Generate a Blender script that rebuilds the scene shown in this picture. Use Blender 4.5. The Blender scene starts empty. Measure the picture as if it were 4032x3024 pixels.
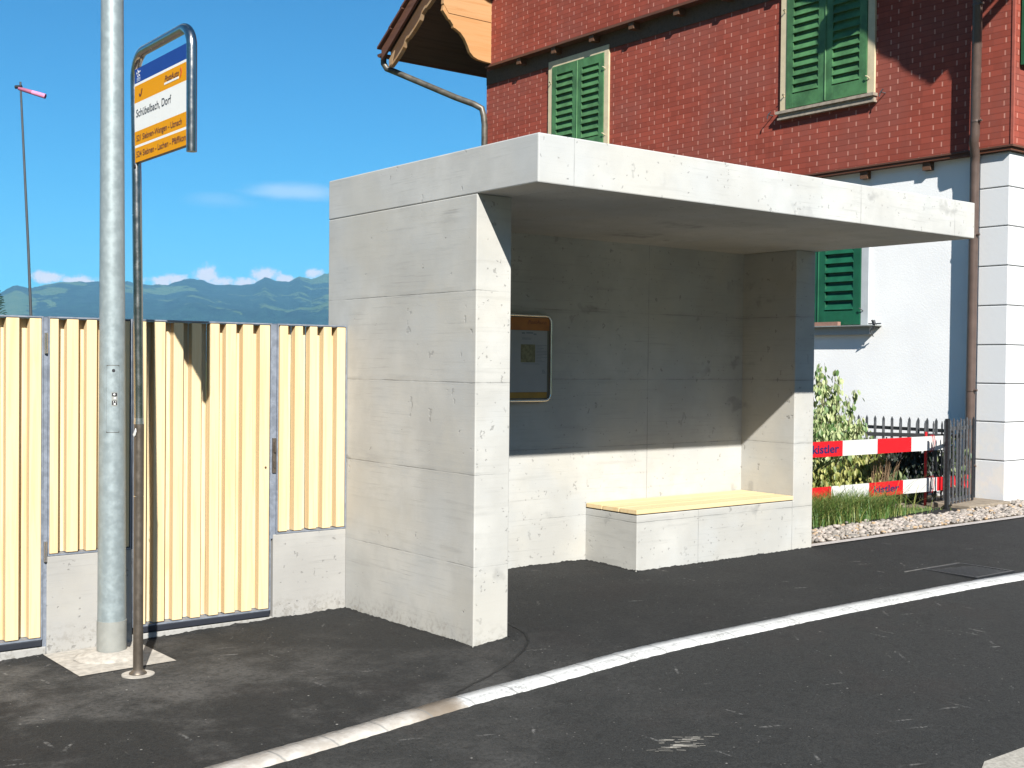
import bpy, bmesh, math, random
import numpy as np
from mathutils import Vector, Matrix
random.seed(7)
R = math.radians
sc = bpy.context.scene

# ------------------------------------------------------------------ camera
YAW, PITCH, ROLL = 0.6573876, -0.0166852, 0.0100309
CAM = Vector((-3.780, -5.219, 1.473))
cy_, sy_, cp_, sp_ = math.cos(YAW), math.sin(YAW), math.cos(PITCH), math.sin(PITCH)
fw = Vector((sy_*cp_, cy_*cp_, sp_)); rt0 = Vector((cy_, -sy_, 0)); up0 = rt0.cross(fw)
rt = math.cos(ROLL)*rt0 + math.sin(ROLL)*up0; up = -math.sin(ROLL)*rt0 + math.cos(ROLL)*up0
cam = bpy.data.cameras.new("camera"); cam.sensor_width = 36; cam.lens = 4704.7/4032*36
cam.clip_start = .05; cam.clip_end = 30000
co = bpy.data.objects.new("camera", cam); sc.collection.objects.link(co)
M4 = Matrix((rt, up, -fw)).transposed().to_4x4(); M4.translation = CAM
co.matrix_world = M4; sc.camera = co

# ------------------------------------------------------------------ light
SUN_T = Vector((.59, 1.22, -1.0)).normalized()          # direction the light travels
sl = bpy.data.lights.new("sun", 'SUN'); sl.energy = 5.0; sl.angle = R(.53); sl.color = (1, .965, .90)
so = bpy.data.objects.new("sun", sl); sc.collection.objects.link(so)
so.rotation_euler = SUN_T.to_track_quat('-Z', 'Y').to_euler()
so.location = (-4, -9, 8)
EL = math.asin(-SUN_T.z); AZ = math.atan2(-SUN_T.x, -SUN_T.y)      # toward the sun, clockwise from +Y
sc.view_settings.view_transform = 'Standard'; sc.view_settings.look = 'None'
sc.view_settings.exposure = 1.12
sc.cycles.diffuse_bounces = 3; sc.view_settings.gamma = 1

# ------------------------------------------------------------------ node helpers
class NT:
    def __init__(s, tree): s.t = tree; s.t.nodes.clear()
    def n(s, typ, ins=None, **pr):
        nd = s.t.nodes.new(typ)
        for k, v in pr.items(): setattr(nd, k, v)
        for k, v in (ins or {}).items():
            sock = nd.inputs[k]
            if hasattr(v, 'links') or isinstance(v, bpy.types.NodeSocket): s.t.links.new(v, sock)
            elif isinstance(v, bpy.types.Node): s.t.links.new(v.outputs[0], sock)
            else: sock.default_value = v
        return nd
    def m(s, op, a, b=0., c=0., clamp=False):
        return s.n('ShaderNodeMath', {0: a, 1: b, 2: c}, operation=op, use_clamp=clamp).outputs[0]
    def mix(s, f, a, b, blend='MIX'):
        nd = s.n('ShaderNodeMix', data_type='RGBA', blend_type=blend)
        for i, v in ((0, f), (6, a), (7, b)):
            if isinstance(v, bpy.types.NodeSocket): s.t.links.new(v, nd.inputs[i])
            else: nd.inputs[i].default_value = v if i == 0 else (*v[:3], 1)
        return nd.outputs[2]
    def ramp(s, f, lo, hi, a=0., b=1.):          # smoothstep map
        return s.n('ShaderNodeMapRange', {0: f, 1: lo, 2: hi, 3: a, 4: b}, interpolation_type='SMOOTHSTEP').outputs[0]
    def noise(s, vec, scale, detail=3., rough=.5, dist=0.):
        return s.n('ShaderNodeTexNoise', {'Vector': vec, 'Scale': scale, 'Detail': detail, 'Roughness': rough, 'Distortion': dist}).outputs[0]
    def sep(s, v): return s.n('ShaderNodeSeparateXYZ', {0: v}).outputs
    def comb(s, x, y, z): return s.n('ShaderNodeCombineXYZ', {0: x, 1: y, 2: z}).outputs[0]
    def scl(s, v, sc_, loc=(0, 0, 0)): return s.n('ShaderNodeMapping', {'Vector': v, 'Scale': sc_, 'Location': loc}).outputs[0]
    def pos(s): return s.n('ShaderNodeNewGeometry').outputs['Position']
    def island(s): return s.n('ShaderNodeNewGeometry').outputs['Random Per Island']

# ------------------------------------------------------------------ world: clear sky with a few clouds
w = bpy.data.worlds.new("World"); sc.world = w; w.use_nodes = True
k = NT(w.node_tree)
gen = k.n('ShaderNodeTexCoord').outputs['Generated']
sky = k.n('ShaderNodeTexSky', sky_type='NISHITA', sun_disc=False, sun_elevation=EL, sun_rotation=AZ,
          air_density=1.0, dust_density=.05, ozone_density=2.2, altitude=400)
skc = k.mix(1., sky.outputs[0], (.17, .75, 1.06), 'MULTIPLY')
dx, dy, dz = k.sep(gen)[0:3]
az = k.m('MULTIPLY', k.m('ARCTAN2', dx, dy), 57.2958)
el = k.m('MULTIPLY', k.m('ARCSINE', dz), 57.2958)
av = k.comb(az, el, 0.)
nz = k.m('SUBTRACT', k.noise(av, 1.7, 9., .68), .5)
nz2 = k.m('SUBTRACT', k.noise(k.scl(av, (.22, 1., 1.)), 2.2, 6., .6), .5)
def cloud(a, e, ra, re, nzz, amp, lo=.45, hi=1.15):
    u = k.m('DIVIDE', k.m('SUBTRACT', az, a), ra); v = k.m('DIVIDE', k.m('SUBTRACT', el, e), re)
    d = k.m('SQRT', k.m('ADD', k.m('MULTIPLY', u, u), k.m('MULTIPLY', v, v)))
    d = k.m('ADD', d, k.m('MULTIPLY', nzz, amp))
    return k.ramp(d, lo, hi, 1., 0.)
cum = 0.
for a, e, ra, re in ((16.4, 3.72, .9, .42), (17.7, 3.6, 1.2, .34), (21.3, 3.75, .95, .40), (21.9, 3.8, .7, .42), (23.3, 4.1, .75, .62), (23.9, 3.75, .8, .36), (25.1, 3.75, .8, .36), (25.95, 4.15, .85, .52),
                     (26.9, 3.95, .7, .3), (28.25, 4.3, .55, .36), (13.4, 3.6, .8, .4), (31.5, 4.5, 1.5, .6), (9.5, 3.8, 1.6, .5), (37., 4.2, 2., .7)):
    cum = k.m('MAXIMUM', cum, cloud(a, e-.08, ra*.92, re*.88, nz, 2.3, .35, 1.0))
lent = k.m('MULTIPLY', cloud(27.3, 7.95, 2.75, .50, nz2, .75, .15, 1.1), .74)
lent = k.m('MAXIMUM', lent, k.m('MULTIPLY', cloud(23.8, 7.45, 1.9, .45, nz2, .9, .1, 1.1), .26))
c1 = k.mix(k.m('MULTIPLY', cum, .82), skc, (12., 9.8, 9.4))
c2 = k.mix(lent, c1, (5.2, 7.4, 9.8))
bg = k.n('ShaderNodeBackground', {'Color': c2, 'Strength': .05})
k.n('ShaderNodeOutputWorld', {'Surface': bg.outputs[0]})

# ------------------------------------------------------------------ material helpers
def mat(name):
    m = bpy.data.materials.new(name); m.use_nodes = True
    k = NT(m.node_tree)
    b = k.n('ShaderNodeBsdfPrincipled'); k.out = k.n('ShaderNodeOutputMaterial', {'Surface': b.outputs[0]})
    return m, k, b
FG = .66
def setb(k, b, col=None, rough=None, metal=None, bump=None, bs=.3, bd=.01, spec=None, f=None):
    f = FG if f is None else f
    if isinstance(col, bpy.types.NodeSocket): col = k.mix(1., col, (f, f, f), 'MULTIPLY')
    elif col is not None: col = tuple(c*f for c in col[:3])
    def s(key, v):
        if v is None: return
        if isinstance(v, bpy.types.NodeSocket): k.t.links.new(v, b.inputs[key])
        else: b.inputs[key].default_value = (*v[:3], 1) if key == 'Base Color' else v
    s('Base Color', col); s('Roughness', rough); s('Metallic', metal); s('Specular IOR Level', spec)
    if bump is not None:
        bn = k.n('ShaderNodeBump', {'Height': bump, 'Strength': bs, 'Distance': bd}); k.t.links.new(bn.outputs[0], b.inputs['Normal'])
def plain(name, col, rough=.6, metal=0., var=.12, sc_=12., bs=.15, spec=.5):
    m, k, b = mat(name); p = k.pos(); n = k.noise(p, sc_, 4., .6)
    setb(k, b, k.mix(k.ramp(n, .3, .7), tuple(c*(1-var) for c in col), tuple(c*(1+var) for c in col)), rough, metal, n, bs, .004, spec)
    return m

def concrete(name, base=(.62, .612, .575), vs=(), seams=True, z0=.368, rough_foot=True):
    m, k, b = mat(name); p0_ = k.pos(); x, y, z = k.sep(p0_)[0:3]; p = k.scl(p0_, (1., 1., 1.), (.377, .213, .131))
    big = k.noise(p, 1.3, 4., .55); mid = k.noise(p, 6., 5., .6)
    board = k.noise(k.scl(p, (1.1, 1.1, 16.)), 1.6, 5., .6)
    fine = k.noise(p, 90., 3., .6)
    col = k.mix(k.ramp(big, .3, .7), tuple(c*.84 for c in base), tuple(min(1, c*1.08) for c in base))
    col = k.mix(k.m('MULTIPLY', k.ramp(mid, .38, .70), .5), col, tuple(c*.82 for c in base))
    col = k.mix(k.m('MULTIPLY', k.ramp(board, .54, .72), .42), col, tuple(c*.70 for c in base))
    streak = k.noise(k.scl(p, (.9, .9, 60.), (4., 2., 0.)), 2.2, 4., .7)
    col = k.mix(k.m('MULTIPLY', k.m('MULTIPLY', k.ramp(streak, .57, .70), k.ramp(k.noise(p, 1.9, 3., .5), .42, .60)), .7), col, tuple(c*.55 for c in base))
    cir = k.n('ShaderNodeTexVoronoi', {'Vector': k.scl(p, (1.9, 1.9, 1.9), (.3, .7, .2)), 'Scale': 1.})
    cr_ = k.m('MULTIPLY', k.m('GREATER_THAN', k.sep(cir.outputs['Color'])[0], .72), k.ramp(k.m('ABSOLUTE', k.m('SUBTRACT', cir.outputs['Distance'], .045)), .002, .008, 1., 0.))
    col = k.mix(k.m('MULTIPLY', cr_, .4), col, tuple(c*.6 for c in base))
    warm = k.ramp(k.noise(k.scl(p, (1., 1., 1.), (3.1, 7.7, 1.9)), 1.7, 4., .55), .48, .66)
    col = k.mix(k.m('MULTIPLY', warm, .45), col, (base[0]*1.02, base[1]*.985, base[2]*.92))
    sp_ = k.n('ShaderNodeTexVoronoi', {'Vector': k.n('ShaderNodeVectorMath', {0: k.scl(p, (2.6, 2.6, 4.4)), 1: k.n('ShaderNodeTexNoise', {'Vector': p, 'Scale': 9., 'Detail': 4.}).outputs[1]}, operation='ADD').outputs[0], 'Scale': 1.})
    smu = k.m('MULTIPLY', k.m('GREATER_THAN', k.sep(sp_.outputs['Color'])[0], .80), k.ramp(sp_.outputs['Distance'], .12, .30, 1., 0.))
    col = k.mix(k.m('MULTIPLY', smu, k.ramp(mid, .3, .6, .25, .7)), col, tuple(c*.60 for c in base))
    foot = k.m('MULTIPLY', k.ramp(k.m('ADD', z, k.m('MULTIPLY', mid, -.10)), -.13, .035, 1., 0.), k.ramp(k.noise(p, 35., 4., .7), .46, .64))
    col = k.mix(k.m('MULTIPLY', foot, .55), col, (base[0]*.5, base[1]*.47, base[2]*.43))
    # cool patches
    cool = k.ramp(k.noise(p, 2.1, 3., .5), .50, .68)
    col = k.mix(k.m('MULTIPLY', cool, .4), col, (base[0]*.93, base[1]*.97, base[2]*1.03))
    # blow holes: sparse voronoi cells
    holes = 0.
    for s_, thr, rad, el_ in ((34., .78, .24, 1.), (15., .80, .19, .6), (6., .74, .13, .5)):
        pv = k.scl(p, (s_, s_, s_*el_)); pv = k.n('ShaderNodeVectorMath', {0: pv, 1: k.n('ShaderNodeTexNoise', {'Vector': p, 'Scale': s_*2.5}).outputs[1]}, operation='ADD').outputs[0]
        v = k.n('ShaderNodeTexVoronoi', {'Vector': pv, 'Scale': 1., 'Randomness': 1.})
        rnd = k.sep(v.outputs['Color'])[0]
        h_ = k.m('MULTIPLY', k.m('GREATER_THAN', rnd, thr), k.ramp(v.outputs['Distance'], rad*.5, rad, 1., 0.))
        holes = k.m('MAXIMUM', holes, k.m('MULTIPLY', h_, .85 if s_ > 6 else .5))
    col = k.mix(k.m('MULTIPLY', holes, .62), col, tuple(c*.38 for c in base))
    line = 0.
    wob = k.m('MULTIPLY', k.m('SUBTRACT', k.noise(p, 7., 4., .7), .5), .012)
    st = k.ramp(k.noise(p, 3.2, 5., .65), .38, .62, .12, .9)
    if seams:
        zz = k.m('ADD', k.m('ADD', z, -z0), wob)
        f = k.m('ABSOLUTE', k.m('SUBTRACT', k.m('FRACT', k.m('ADD', k.m('DIVIDE', zz, .5), .5)), .5))
        f = k.m('MULTIPLY', f, .5)
        line = k.m('MULTIPLY', k.ramp(f, .0015, .005, 1., 0.), st)
        line = k.m('MAXIMUM', line, k.m('MULTIPLY', k.ramp(f, .0, .03, .22, 0.), st))
        line = k.m('MULTIPLY', line, k.m('LESS_THAN', z, 2.2))
    for ax, c in vs:
        q = (x, y, z)[ax]
        f = k.m('ABSOLUTE', k.m('ADD', k.m('ADD', q, -c), k.m('MULTIPLY', wob, .25)))
        line = k.m('MAXIMUM', line, k.m('MULTIPLY', k.ramp(f, .001, .0042, 1., 0.), k.m('ADD', st, .2, clamp=True)))
    col = k.mix(k.m('MULTIPLY', line, .50), col, (.16, .165, .16))
    hgt = k.m('SUBTRACT', k.m('ADD', k.m('MULTIPLY', fine, .15), k.m('MULTIPLY', board, .35)), k.m('ADD', k.m('MULTIPLY', holes, 1.), k.m('MULTIPLY', line, .9)))
    setb(k, b, col, .82, 0., hgt, .55, .004, .3)
    return m

def wood(name, base, axis=2, dark=None, sc_=1., shared=True):
    m, k, b = mat(name); p = k.pos(); isl = k.island()
    st = [38., 38., 38.]; st[axis] = 1.6
    pp = k.n('ShaderNodeVectorMath', {0: p, 1: k.comb(k.m('MULTIPLY', isl, 31.), k.m('MULTIPLY', isl, 17.), k.m('MULTIPLY', isl, 9.))}, operation='ADD').outputs[0]
    g = k.noise(k.scl(pp, tuple(q*sc_ for q in st)), 1., 5., .62, .6)
    g2 = k.noise(k.scl(pp, tuple(q*.28*sc_ for q in st)), 1., 3., .5, 1.0)
    dark = dark or (base[0]*.86, base[1]*.66, base[2]*.48)
    col = k.mix(k.ramp(g, .42, .72, 0., .7), base, dark)
    col = k.mix(k.ramp(g2, .5, .78, 0., .6), col, (base[0]*.92, base[1]*.66, base[2]*.44))
    col = k.mix(k.ramp(isl, .25, 1., 0., .75), col, (base[0]*.97, base[1]*.84, base[2]*.66))
    col = k.mix(k.m('MULTIPLY', k.m('GREATER_THAN', k.m('FRACT', k.m('MULTIPLY', isl, 7.3)), .78), .55), col, (base[0]*.93, base[1]*.72, base[2]*.50))
    kn = k.n('ShaderNodeTexVoronoi', {'Vector': k.scl(pp, (9., 9., 2.2)), 'Scale': 1.})
    kk = k.m('MULTIPLY', k.m('GREATER_THAN', k.sep(kn.outputs['Color'])[0], .93), k.ramp(kn.outputs['Distance'], .04, .10, 1., 0.))
    col = k.mix(k.m('MULTIPLY', kk, .7), col, (.25, .12, .04))
    setb(k, b, col, .62, 0., g, .12, .002, .3)
    return m

def metal(name, col, rough=.35, spangle=0., streak=0., metallic=.9):
    m, k, b = mat(name); p = k.pos()
    n = k.noise(p, 22., 5., .65); n2 = k.noise(k.scl(p, (60., 60., 3.)), 1., 4., .6)
    c = k.mix(k.m('MULTIPLY', k.ramp(n, .38, .68), max(spangle, .12)), col, tuple(min(1, q*1.5+.04) for q in col))
    if streak: c = k.mix(k.m('MULTIPLY', k.ramp(n2, .5, .75), streak), c, tuple(q*.5 for q in col))
    if spangle:
        v = k.n('ShaderNodeTexVoronoi', {'Vector': p, 'Scale': 55.}); c = k.mix(k.m('MULTIPLY', k.sep(v.outputs['Color'])[0], spangle*.5), c, tuple(q*.62 for q in col))
    setb(k, b, c, k.ramp(n, .3, .7, rough*.8, rough*1.25), metallic, n, .12, .002, f=.95)
    return m

def asphalt(name, base, dust=.5):
    m, k, b = mat(name); p = k.pos(); x, y, z = k.sep(p)[0:3]
    g = k.noise(p, 150., 2., .7); g2 = k.noise(p, 45., 4., .7); big = k.noise(p, .7, 5., .6); mid = k.noise(p, 4., 6., .68)
    col = k.mix(k.ramp(g, .3, .72), tuple(c*.35 for c in base), tuple(c*1.8 for c in base))
    col = k.mix(k.m('MULTIPLY', k.ramp(g2, .42, .68), .6), col, tuple(c*1.7 for c in base))
    col = k.mix(k.m('MULTIPLY', k.ramp(k.noise(p, 11., 4., .6), .56, .7), .5), col, tuple(c*.45 for c in base))
    col = k.mix(k.m('MULTIPLY', k.ramp(k.noise(k.scl(p, (1., 1., 1.), (5., 2., 0.)), 1.3, 4., .6), .54, .66), .16), col, (base[0]*1.5, base[1]*1.05, base[2]*.95))
    left = k.ramp(k.m('ADD', x, k.m('MULTIPLY', y, .5)), 1.0, -2.4, .10, 1.)
    du = k.m('MULTIPLY', k.m('MULTIPLY', k.ramp(k.m('ADD', k.m('MULTIPLY', big, .55), k.m('MULTIPLY', mid, .45)), .45, .64), left), dust)
    du = k.m('MULTIPLY', du, k.ramp(g2, .3, .6, .35, 1.))
    col = k.mix(du, col, (.21, .20, .185))
    for sx_, thr, rr_, al in ((20., .95, .15, .7), (52., .94, .25, .5)):
        v = k.n('ShaderNodeTexVoronoi', {'Vector': k.scl(p, (sx_, sx_, sx_)), 'Scale': 1.})
        sp = k.m('MULTIPLY', k.m('GREATER_THAN', k.sep(v.outputs['Color'])[0], thr), k.ramp(v.outputs['Distance'], rr_*.4, rr_, 1., 0.))
        sp = k.m('MULTIPLY', sp, k.ramp(k.sep(v.outputs['Color'])[1], .2, 1., .15, 1.))
        col = k.mix(k.m('MULTIPLY', sp, al), col, (.62, .60, .55))
    for ang_, off in ((.35, 0.), (-.9, 4.), (1.5, 9.)):
        v2 = k.n('ShaderNodeTexVoronoi', {'Vector': k.scl(k.n('ShaderNodeVectorRotate', {'Vector': p, 'Angle': ang_}).outputs[0], (3.2, 22., 9.), (off, off, 0.)), 'Scale': 1.})
        s2 = k.m('MULTIPLY', k.m('GREATER_THAN', k.sep(v2.outputs['Color'])[0], .955), k.ramp(v2.outputs['Distance'], .08, .26, 1., 0.))
        s2 = k.m('MULTIPLY', s2, k.ramp(g2, .42, .60))
        col = k.mix(k.m('MULTIPLY', s2, .55), col, (.34, .33, .31))
    hgt = k.m('ADD', k.m('MULTIPLY', g, .5), k.m('MULTIPLY', g2, .9))
    setb(k, b, col, .85, 0., hgt, .9, .010, .3)
    return m

def shingles(name, base):
    m, k, b = mat(name); p = k.pos(); x, y, z = k.sep(p)[0:3]
    hh = .0665; W_ = .283
    r_ = k.m('DIVIDE', z, hh); row = k.m('FLOOR', r_); fz = k.m('FRACT', r_)
    odd = k.m('MODULO', row, 2.)
    h3 = k.m('FRACT', k.m('MULTIPLY', k.m('SINE', k.m('MULTIPLY', row, 12.9898)), 43758.))
    u = k.m('ADD', k.m('DIVIDE', k.m('ADD', x, y), W_), k.m('ADD', k.m('MULTIPLY', odd, .37), k.m('MULTIPLY', h3, .05)))
    fu = k.m('FRACT', u); cell = k.comb(k.m('FLOOR', u), row, 0.)
    wn = k.n('ShaderNodeTexWhiteNoise', {'Vector': cell}, noise_dimensions='3D').outputs[0]
    col = k.mix(wn, tuple(c*.84 for c in base), tuple(c*1.10 for c in base))
    col = k.mix(k.ramp(k.noise(p, 1.1, 5., .65), .4, .68, 0., .7), col, (base[0]*.85, base[1]*1.2, base[2]*1.4))
    col = k.mix(k.ramp(k.noise(k.scl(p, (5., 5., .7)), 1., 4., .6), .55, .72, 0., .35), col, tuple(c*.6 for c in base))
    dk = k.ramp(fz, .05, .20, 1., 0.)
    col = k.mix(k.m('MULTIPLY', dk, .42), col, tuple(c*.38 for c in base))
    tick = k.m('MULTIPLY', k.ramp(k.m('ABSOLUTE', k.m('SUBTRACT', fu, .5)), .014, .042, 1., 0.), k.m('MULTIPLY', k.ramp(fz, .08, .2), k.ramp(fz, .85, .98, 1., 0.)))
    tick = k.m('MULTIPLY', tick, k.ramp(wn, .0, .35, .5, 1.))
    col = k.mix(k.m('MULTIPLY', tick, .8), col, (.72, .36, .28))
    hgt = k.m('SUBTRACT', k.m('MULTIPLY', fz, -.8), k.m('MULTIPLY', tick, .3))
    setb(k, b, col, .75, 0., hgt, .5, .008, .2)
    return m

def leafmat(name, green, pale, frac=.5, trans=.25):
    m, k, b = mat(name); i = k.island(); p = k.pos()
    col = k.mix(k.ramp(i, frac-.25, frac+.25), green, pale)
    col = k.mix(k.ramp(k.noise(p, 30., 2., .5), .4, .7, 0., .5), col, green)
    setb(k, b, col, .5, 0.)
    tr = k.n('ShaderNodeBsdfTranslucent', {'Color': col})
    mx = k.n('ShaderNodeMixShader', {0: trans, 1: b.outputs[0], 2: tr.outputs[0]})
    k.t.links.new(mx.outputs[0], k.out.inputs[0])
    return m

MT = {}
MT['conc_left'] = concrete('concrete_left')
MT['conc_back'] = concrete('concrete_back', vs=((0, 2.64),))
MT['conc_roof'] = concrete('concrete_roof', (.64, .64, .615), vs=((0, .237), (0, 2.645), (0, 3.704)), seams=False)
MT['conc_bench'] = concrete('concrete_bench', vs=((0, 2.644), (0, 3.702)))
MT['conc_base'] = concrete('concrete_base', (.50, .49, .465), seams=False)
MT['conc_pad'] = plain('mortar', (.52, .48, .42), .9, 0., .2, 25., .5)
MT['asphalt'] = asphalt('asphalt_pavement', (.0205, .0207, .0200), .62)
MT['asphalt_road'] = asphalt('asphalt_road', (.0285, .0288, .0272), .26)
MT['tar'] = plain('tar_joint', (.006, .006, .006), .6)
MT['larch'] = wood('pale_larch', (.97, .81, .53))
MT['bench_wood'] = wood('bench_wood', (.92, .78, .50), 0)
MT['eave_wood'] = wood('eave_wood', (.62, .36, .17), 0, sc_=.6)
MT['dark_wood'] = wood('dark_wood', (.15, .095, .062), 0, (.07, .042, .028), sc_=.6)
MT['verge_wood'] = wood('verge_wood', (.17, .075, .048), 1, (.08, .035, .025), sc_=.6)
MT['trim_wood'] = wood('trim_wood', (.50, .34, .20), 1, sc_=.6)
MT['beam_wood'] = wood('beam_wood', (.16, .085, .05), 0, sc_=.6)
MT['galv'] = metal('galvanised_steel', (.26, .305, .315), .48, .28, 0., .35)
MT['galv_dull'] = metal('dull_steel_sleeve', (.25, .255, .235), .7, .15, 0., .15)
MT['frame_steel'] = metal('frame_steel', (.20, .225, .27), .55, .4, 0., .35)
MT['rail_reflection'] = plain('painted_rail_reflection', (.018, .022, .034), .6, .0, .1)  # navy tone stands for shade and dark asphalt reflected in the steel
MT['stainless'] = metal('stainless_tube', (.46, .44, .41), .22, 0., .5, 1.)
MT['steel_dark'] = metal('weathered_steel', (.15, .125, .10), .42, 0., .5, .7)
MT['chrome'] = metal('polished_steel', (.72, .68, .64), .18, 0., 0., .95)
MT['brown_pipe'] = plain('brown_pipe_paint', (.125, .085, .07), .42, .0, .15, 8.)
MT['grey_pipe'] = plain('weathered_copper_pipe', (.13, .12, .10), .45, .3, .35, 9.)
MT['shingle'] = shingles('red_shingles', (.37, .080, .052))
MT['red_trim'] = plain('red_corner_trim', (.46, .12, .08), .5)
MT['green'] = plain('green_shutter_paint', (.078, .215, .082), .55, 0., .30, 5.)
MT['green_pure'] = plain('green_paint_lower', (.012, .125, .060), .45, 0., .18, 5.)
MT['cream'] = plain('cream_window_paint', (.78, .66, .44), .55, 0., .08, 8.)
MT['greywhite'] = plain('pale_grey_surround', (.60, .64, .66), .7, 0., .05, 6.)
MT['sill_grey'] = plain('weathered_sill', (.44, .37, .29), .6, 0., .2, 14.)
MT['zinc'] = plain('zinc_sill', (.42, .44, .42), .5, .3, .12, 9.)
m, k, b = mat('white_render'); p = k.pos(); n1 = k.noise(p, 55., 3., .7)
setb(k, b, k.mix(k.ramp(k.noise(p, 1.2, 3., .5), .35, .7), (.80, .80, .80), (.86, .86, .85)), .9, 0., n1, .45, .005, .2, f=.93); MT['render'] = m
m, k, b = mat('quoin_paint'); p = k.pos(); zq = k.sep(p)[2]
wear = k.m('MULTIPLY', k.ramp(k.noise(p, 4., 6., .7), .50, .60), k.ramp(zq, 1.3, .2, 0., 1.))
setb(k, b, k.mix(k.m('MULTIPLY', wear, .8), (.76, .77, .78), (.84, .80, .74)), .85, 0., k.noise(p, 30., 3., .6), .25, .004, .2, f=.76); MT['quoin'] = m
MT['groove'] = plain('quoin_groove', (.40, .40, .40), .9)
m, k, b = mat('roof_tiles'); p = k.pos(); isl = k.island()
setb(k, b, k.mix(isl, (.10, .04, .028), (.22, .085, .055)), .7, 0., k.noise(p, 20., 4., .6), .3, .006); MT['tile'] = m
MT['black_iron'] = plain('black_iron', (.03, .032, .036), .5, .2, .3, 30.)
MT['mast_grey'] = plain('mast_grey', (.055, .065, .075), .6)
MT['grey_iron'] = plain('grey_iron', (.13, .135, .145), .5, .2, .3, 30.)
MT['red_paint'] = plain('red_barrier_paint', (.72, .012, .02), .4, 0., .06, 12.)
MT['white_paint'] = plain('white_barrier_paint', (.80, .79, .77), .45, 0., .04, 12.)
MT['blue_ink'] = plain('blue_ink', (.006, .004, .10), .8)
MT['sign_blue'] = plain('sign_blue', (.022, .085, .38), .6, 0., .03, spec=.15)
MT['sign_yellow'] = plain('sign_amber', (1.0, .42, .0), .6, 0., .01, spec=.15)
MT['sign_white'] = plain('sign_white', (1.1, 1.1, 1.06), .6, 0., .01, spec=.15)
MT['sign_black'] = plain('sign_black', (.02, .02, .025), .5)
MT['ink_brown'] = plain('ink_dark_red', (.14, .025, .008), .5)
MT['logo_orange'] = plain('logo_orange', (.85, .14, .01), .5)
MT['ink_grey'] = plain('ink_grey', (.22, .23, .26), .6)
MT['olive_print'] = plain('printed_plan', (.24, .22, .11), .6, 0., .3, 40.)
MT['board_orange'] = plain('board_orange', (.50, .17, .02), .5)
MT['board_amber'] = plain('board_amber', (.45, .24, .02), .5)
MT['paper'] = plain('timetable_paper', (.42, .42, .42), .5, 0., .03)
MT['bluelite'] = plain('pale_blue_print', (.45, .55, .75), .5)
MT['dirt'] = plain('dirt', (.19, .15, .105), .95, 0., .35, 14., .8)
MT['moss'] = plain('moss', (.10, .17, .03), .95, 0., .45, 40., .9)
MT['stone_slab'] = plain('tan_stone', (.33, .27, .20), .85, 0., .2, 10., .5)
MT['pale_slab'] = plain('pale_roadside_concrete', (.46, .43, .37), .9, 0., .2, 60., .6)
MT['dust_grey'] = plain('dusty_grey_rim', (.16, .155, .145), .9, 0., .4, 60.)
MT['kerb_edge'] = plain('pale_edging', (.55, .50, .47), .85, 0., .15, 30., .4)
MT['pink'] = plain('pink_windsock', (.85, .30, .52), .7)
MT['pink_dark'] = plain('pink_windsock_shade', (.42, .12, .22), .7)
MT['bark'] = plain('bark', (.12, .085, .06), .9, 0., .3, 30., .7)
MT['dry'] = plain('dry_stems', (.24, .15, .08), .8, 0., .3, 20.)
m, k, b = mat('pebbles'); isl = k.island(); p = k.pos()
c = k.mix(k.ramp(isl, .0, .5), (.22, .20, .18), (.48, .42, .36)); c = k.mix(k.ramp(isl, .55, 1.), c, (.60, .52, .47))
c = k.mix(k.m('GREATER_THAN', isl, .93), c, (.55, .38, .22))
setb(k, b, k.mix(k.ramp(k.noise(p, 60., 3., .6), .4, .7, 0., .4), c, (.3, .27, .24)), .75, 0.); MT['pebble'] = m
MT['leaf_var'] = leafmat('variegated_leaf', (.12, .24, .06), (.66, .72, .36), .34)
MT['leaf_yellow'] = leafmat('yellow_green_leaf', (.15, .21, .04), (.58, .56, .18), .38)
MT['leaf_green'] = leafmat('ivy_leaf', (.05, .12, .03), (.42, .48, .25), .65)
MT['leaf_dark'] = leafmat('dark_leaf', (.012, .022, .012), (.03, .05, .02), .7, .05)
MT['grass'] = leafmat('grass_blade', (.10, .22, .04), (.38, .40, .12), .5)
MT['leaf_tree'] = leafmat('tree_leaf', (.04, .10, .02), (.12, .22, .06), .5)
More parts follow.
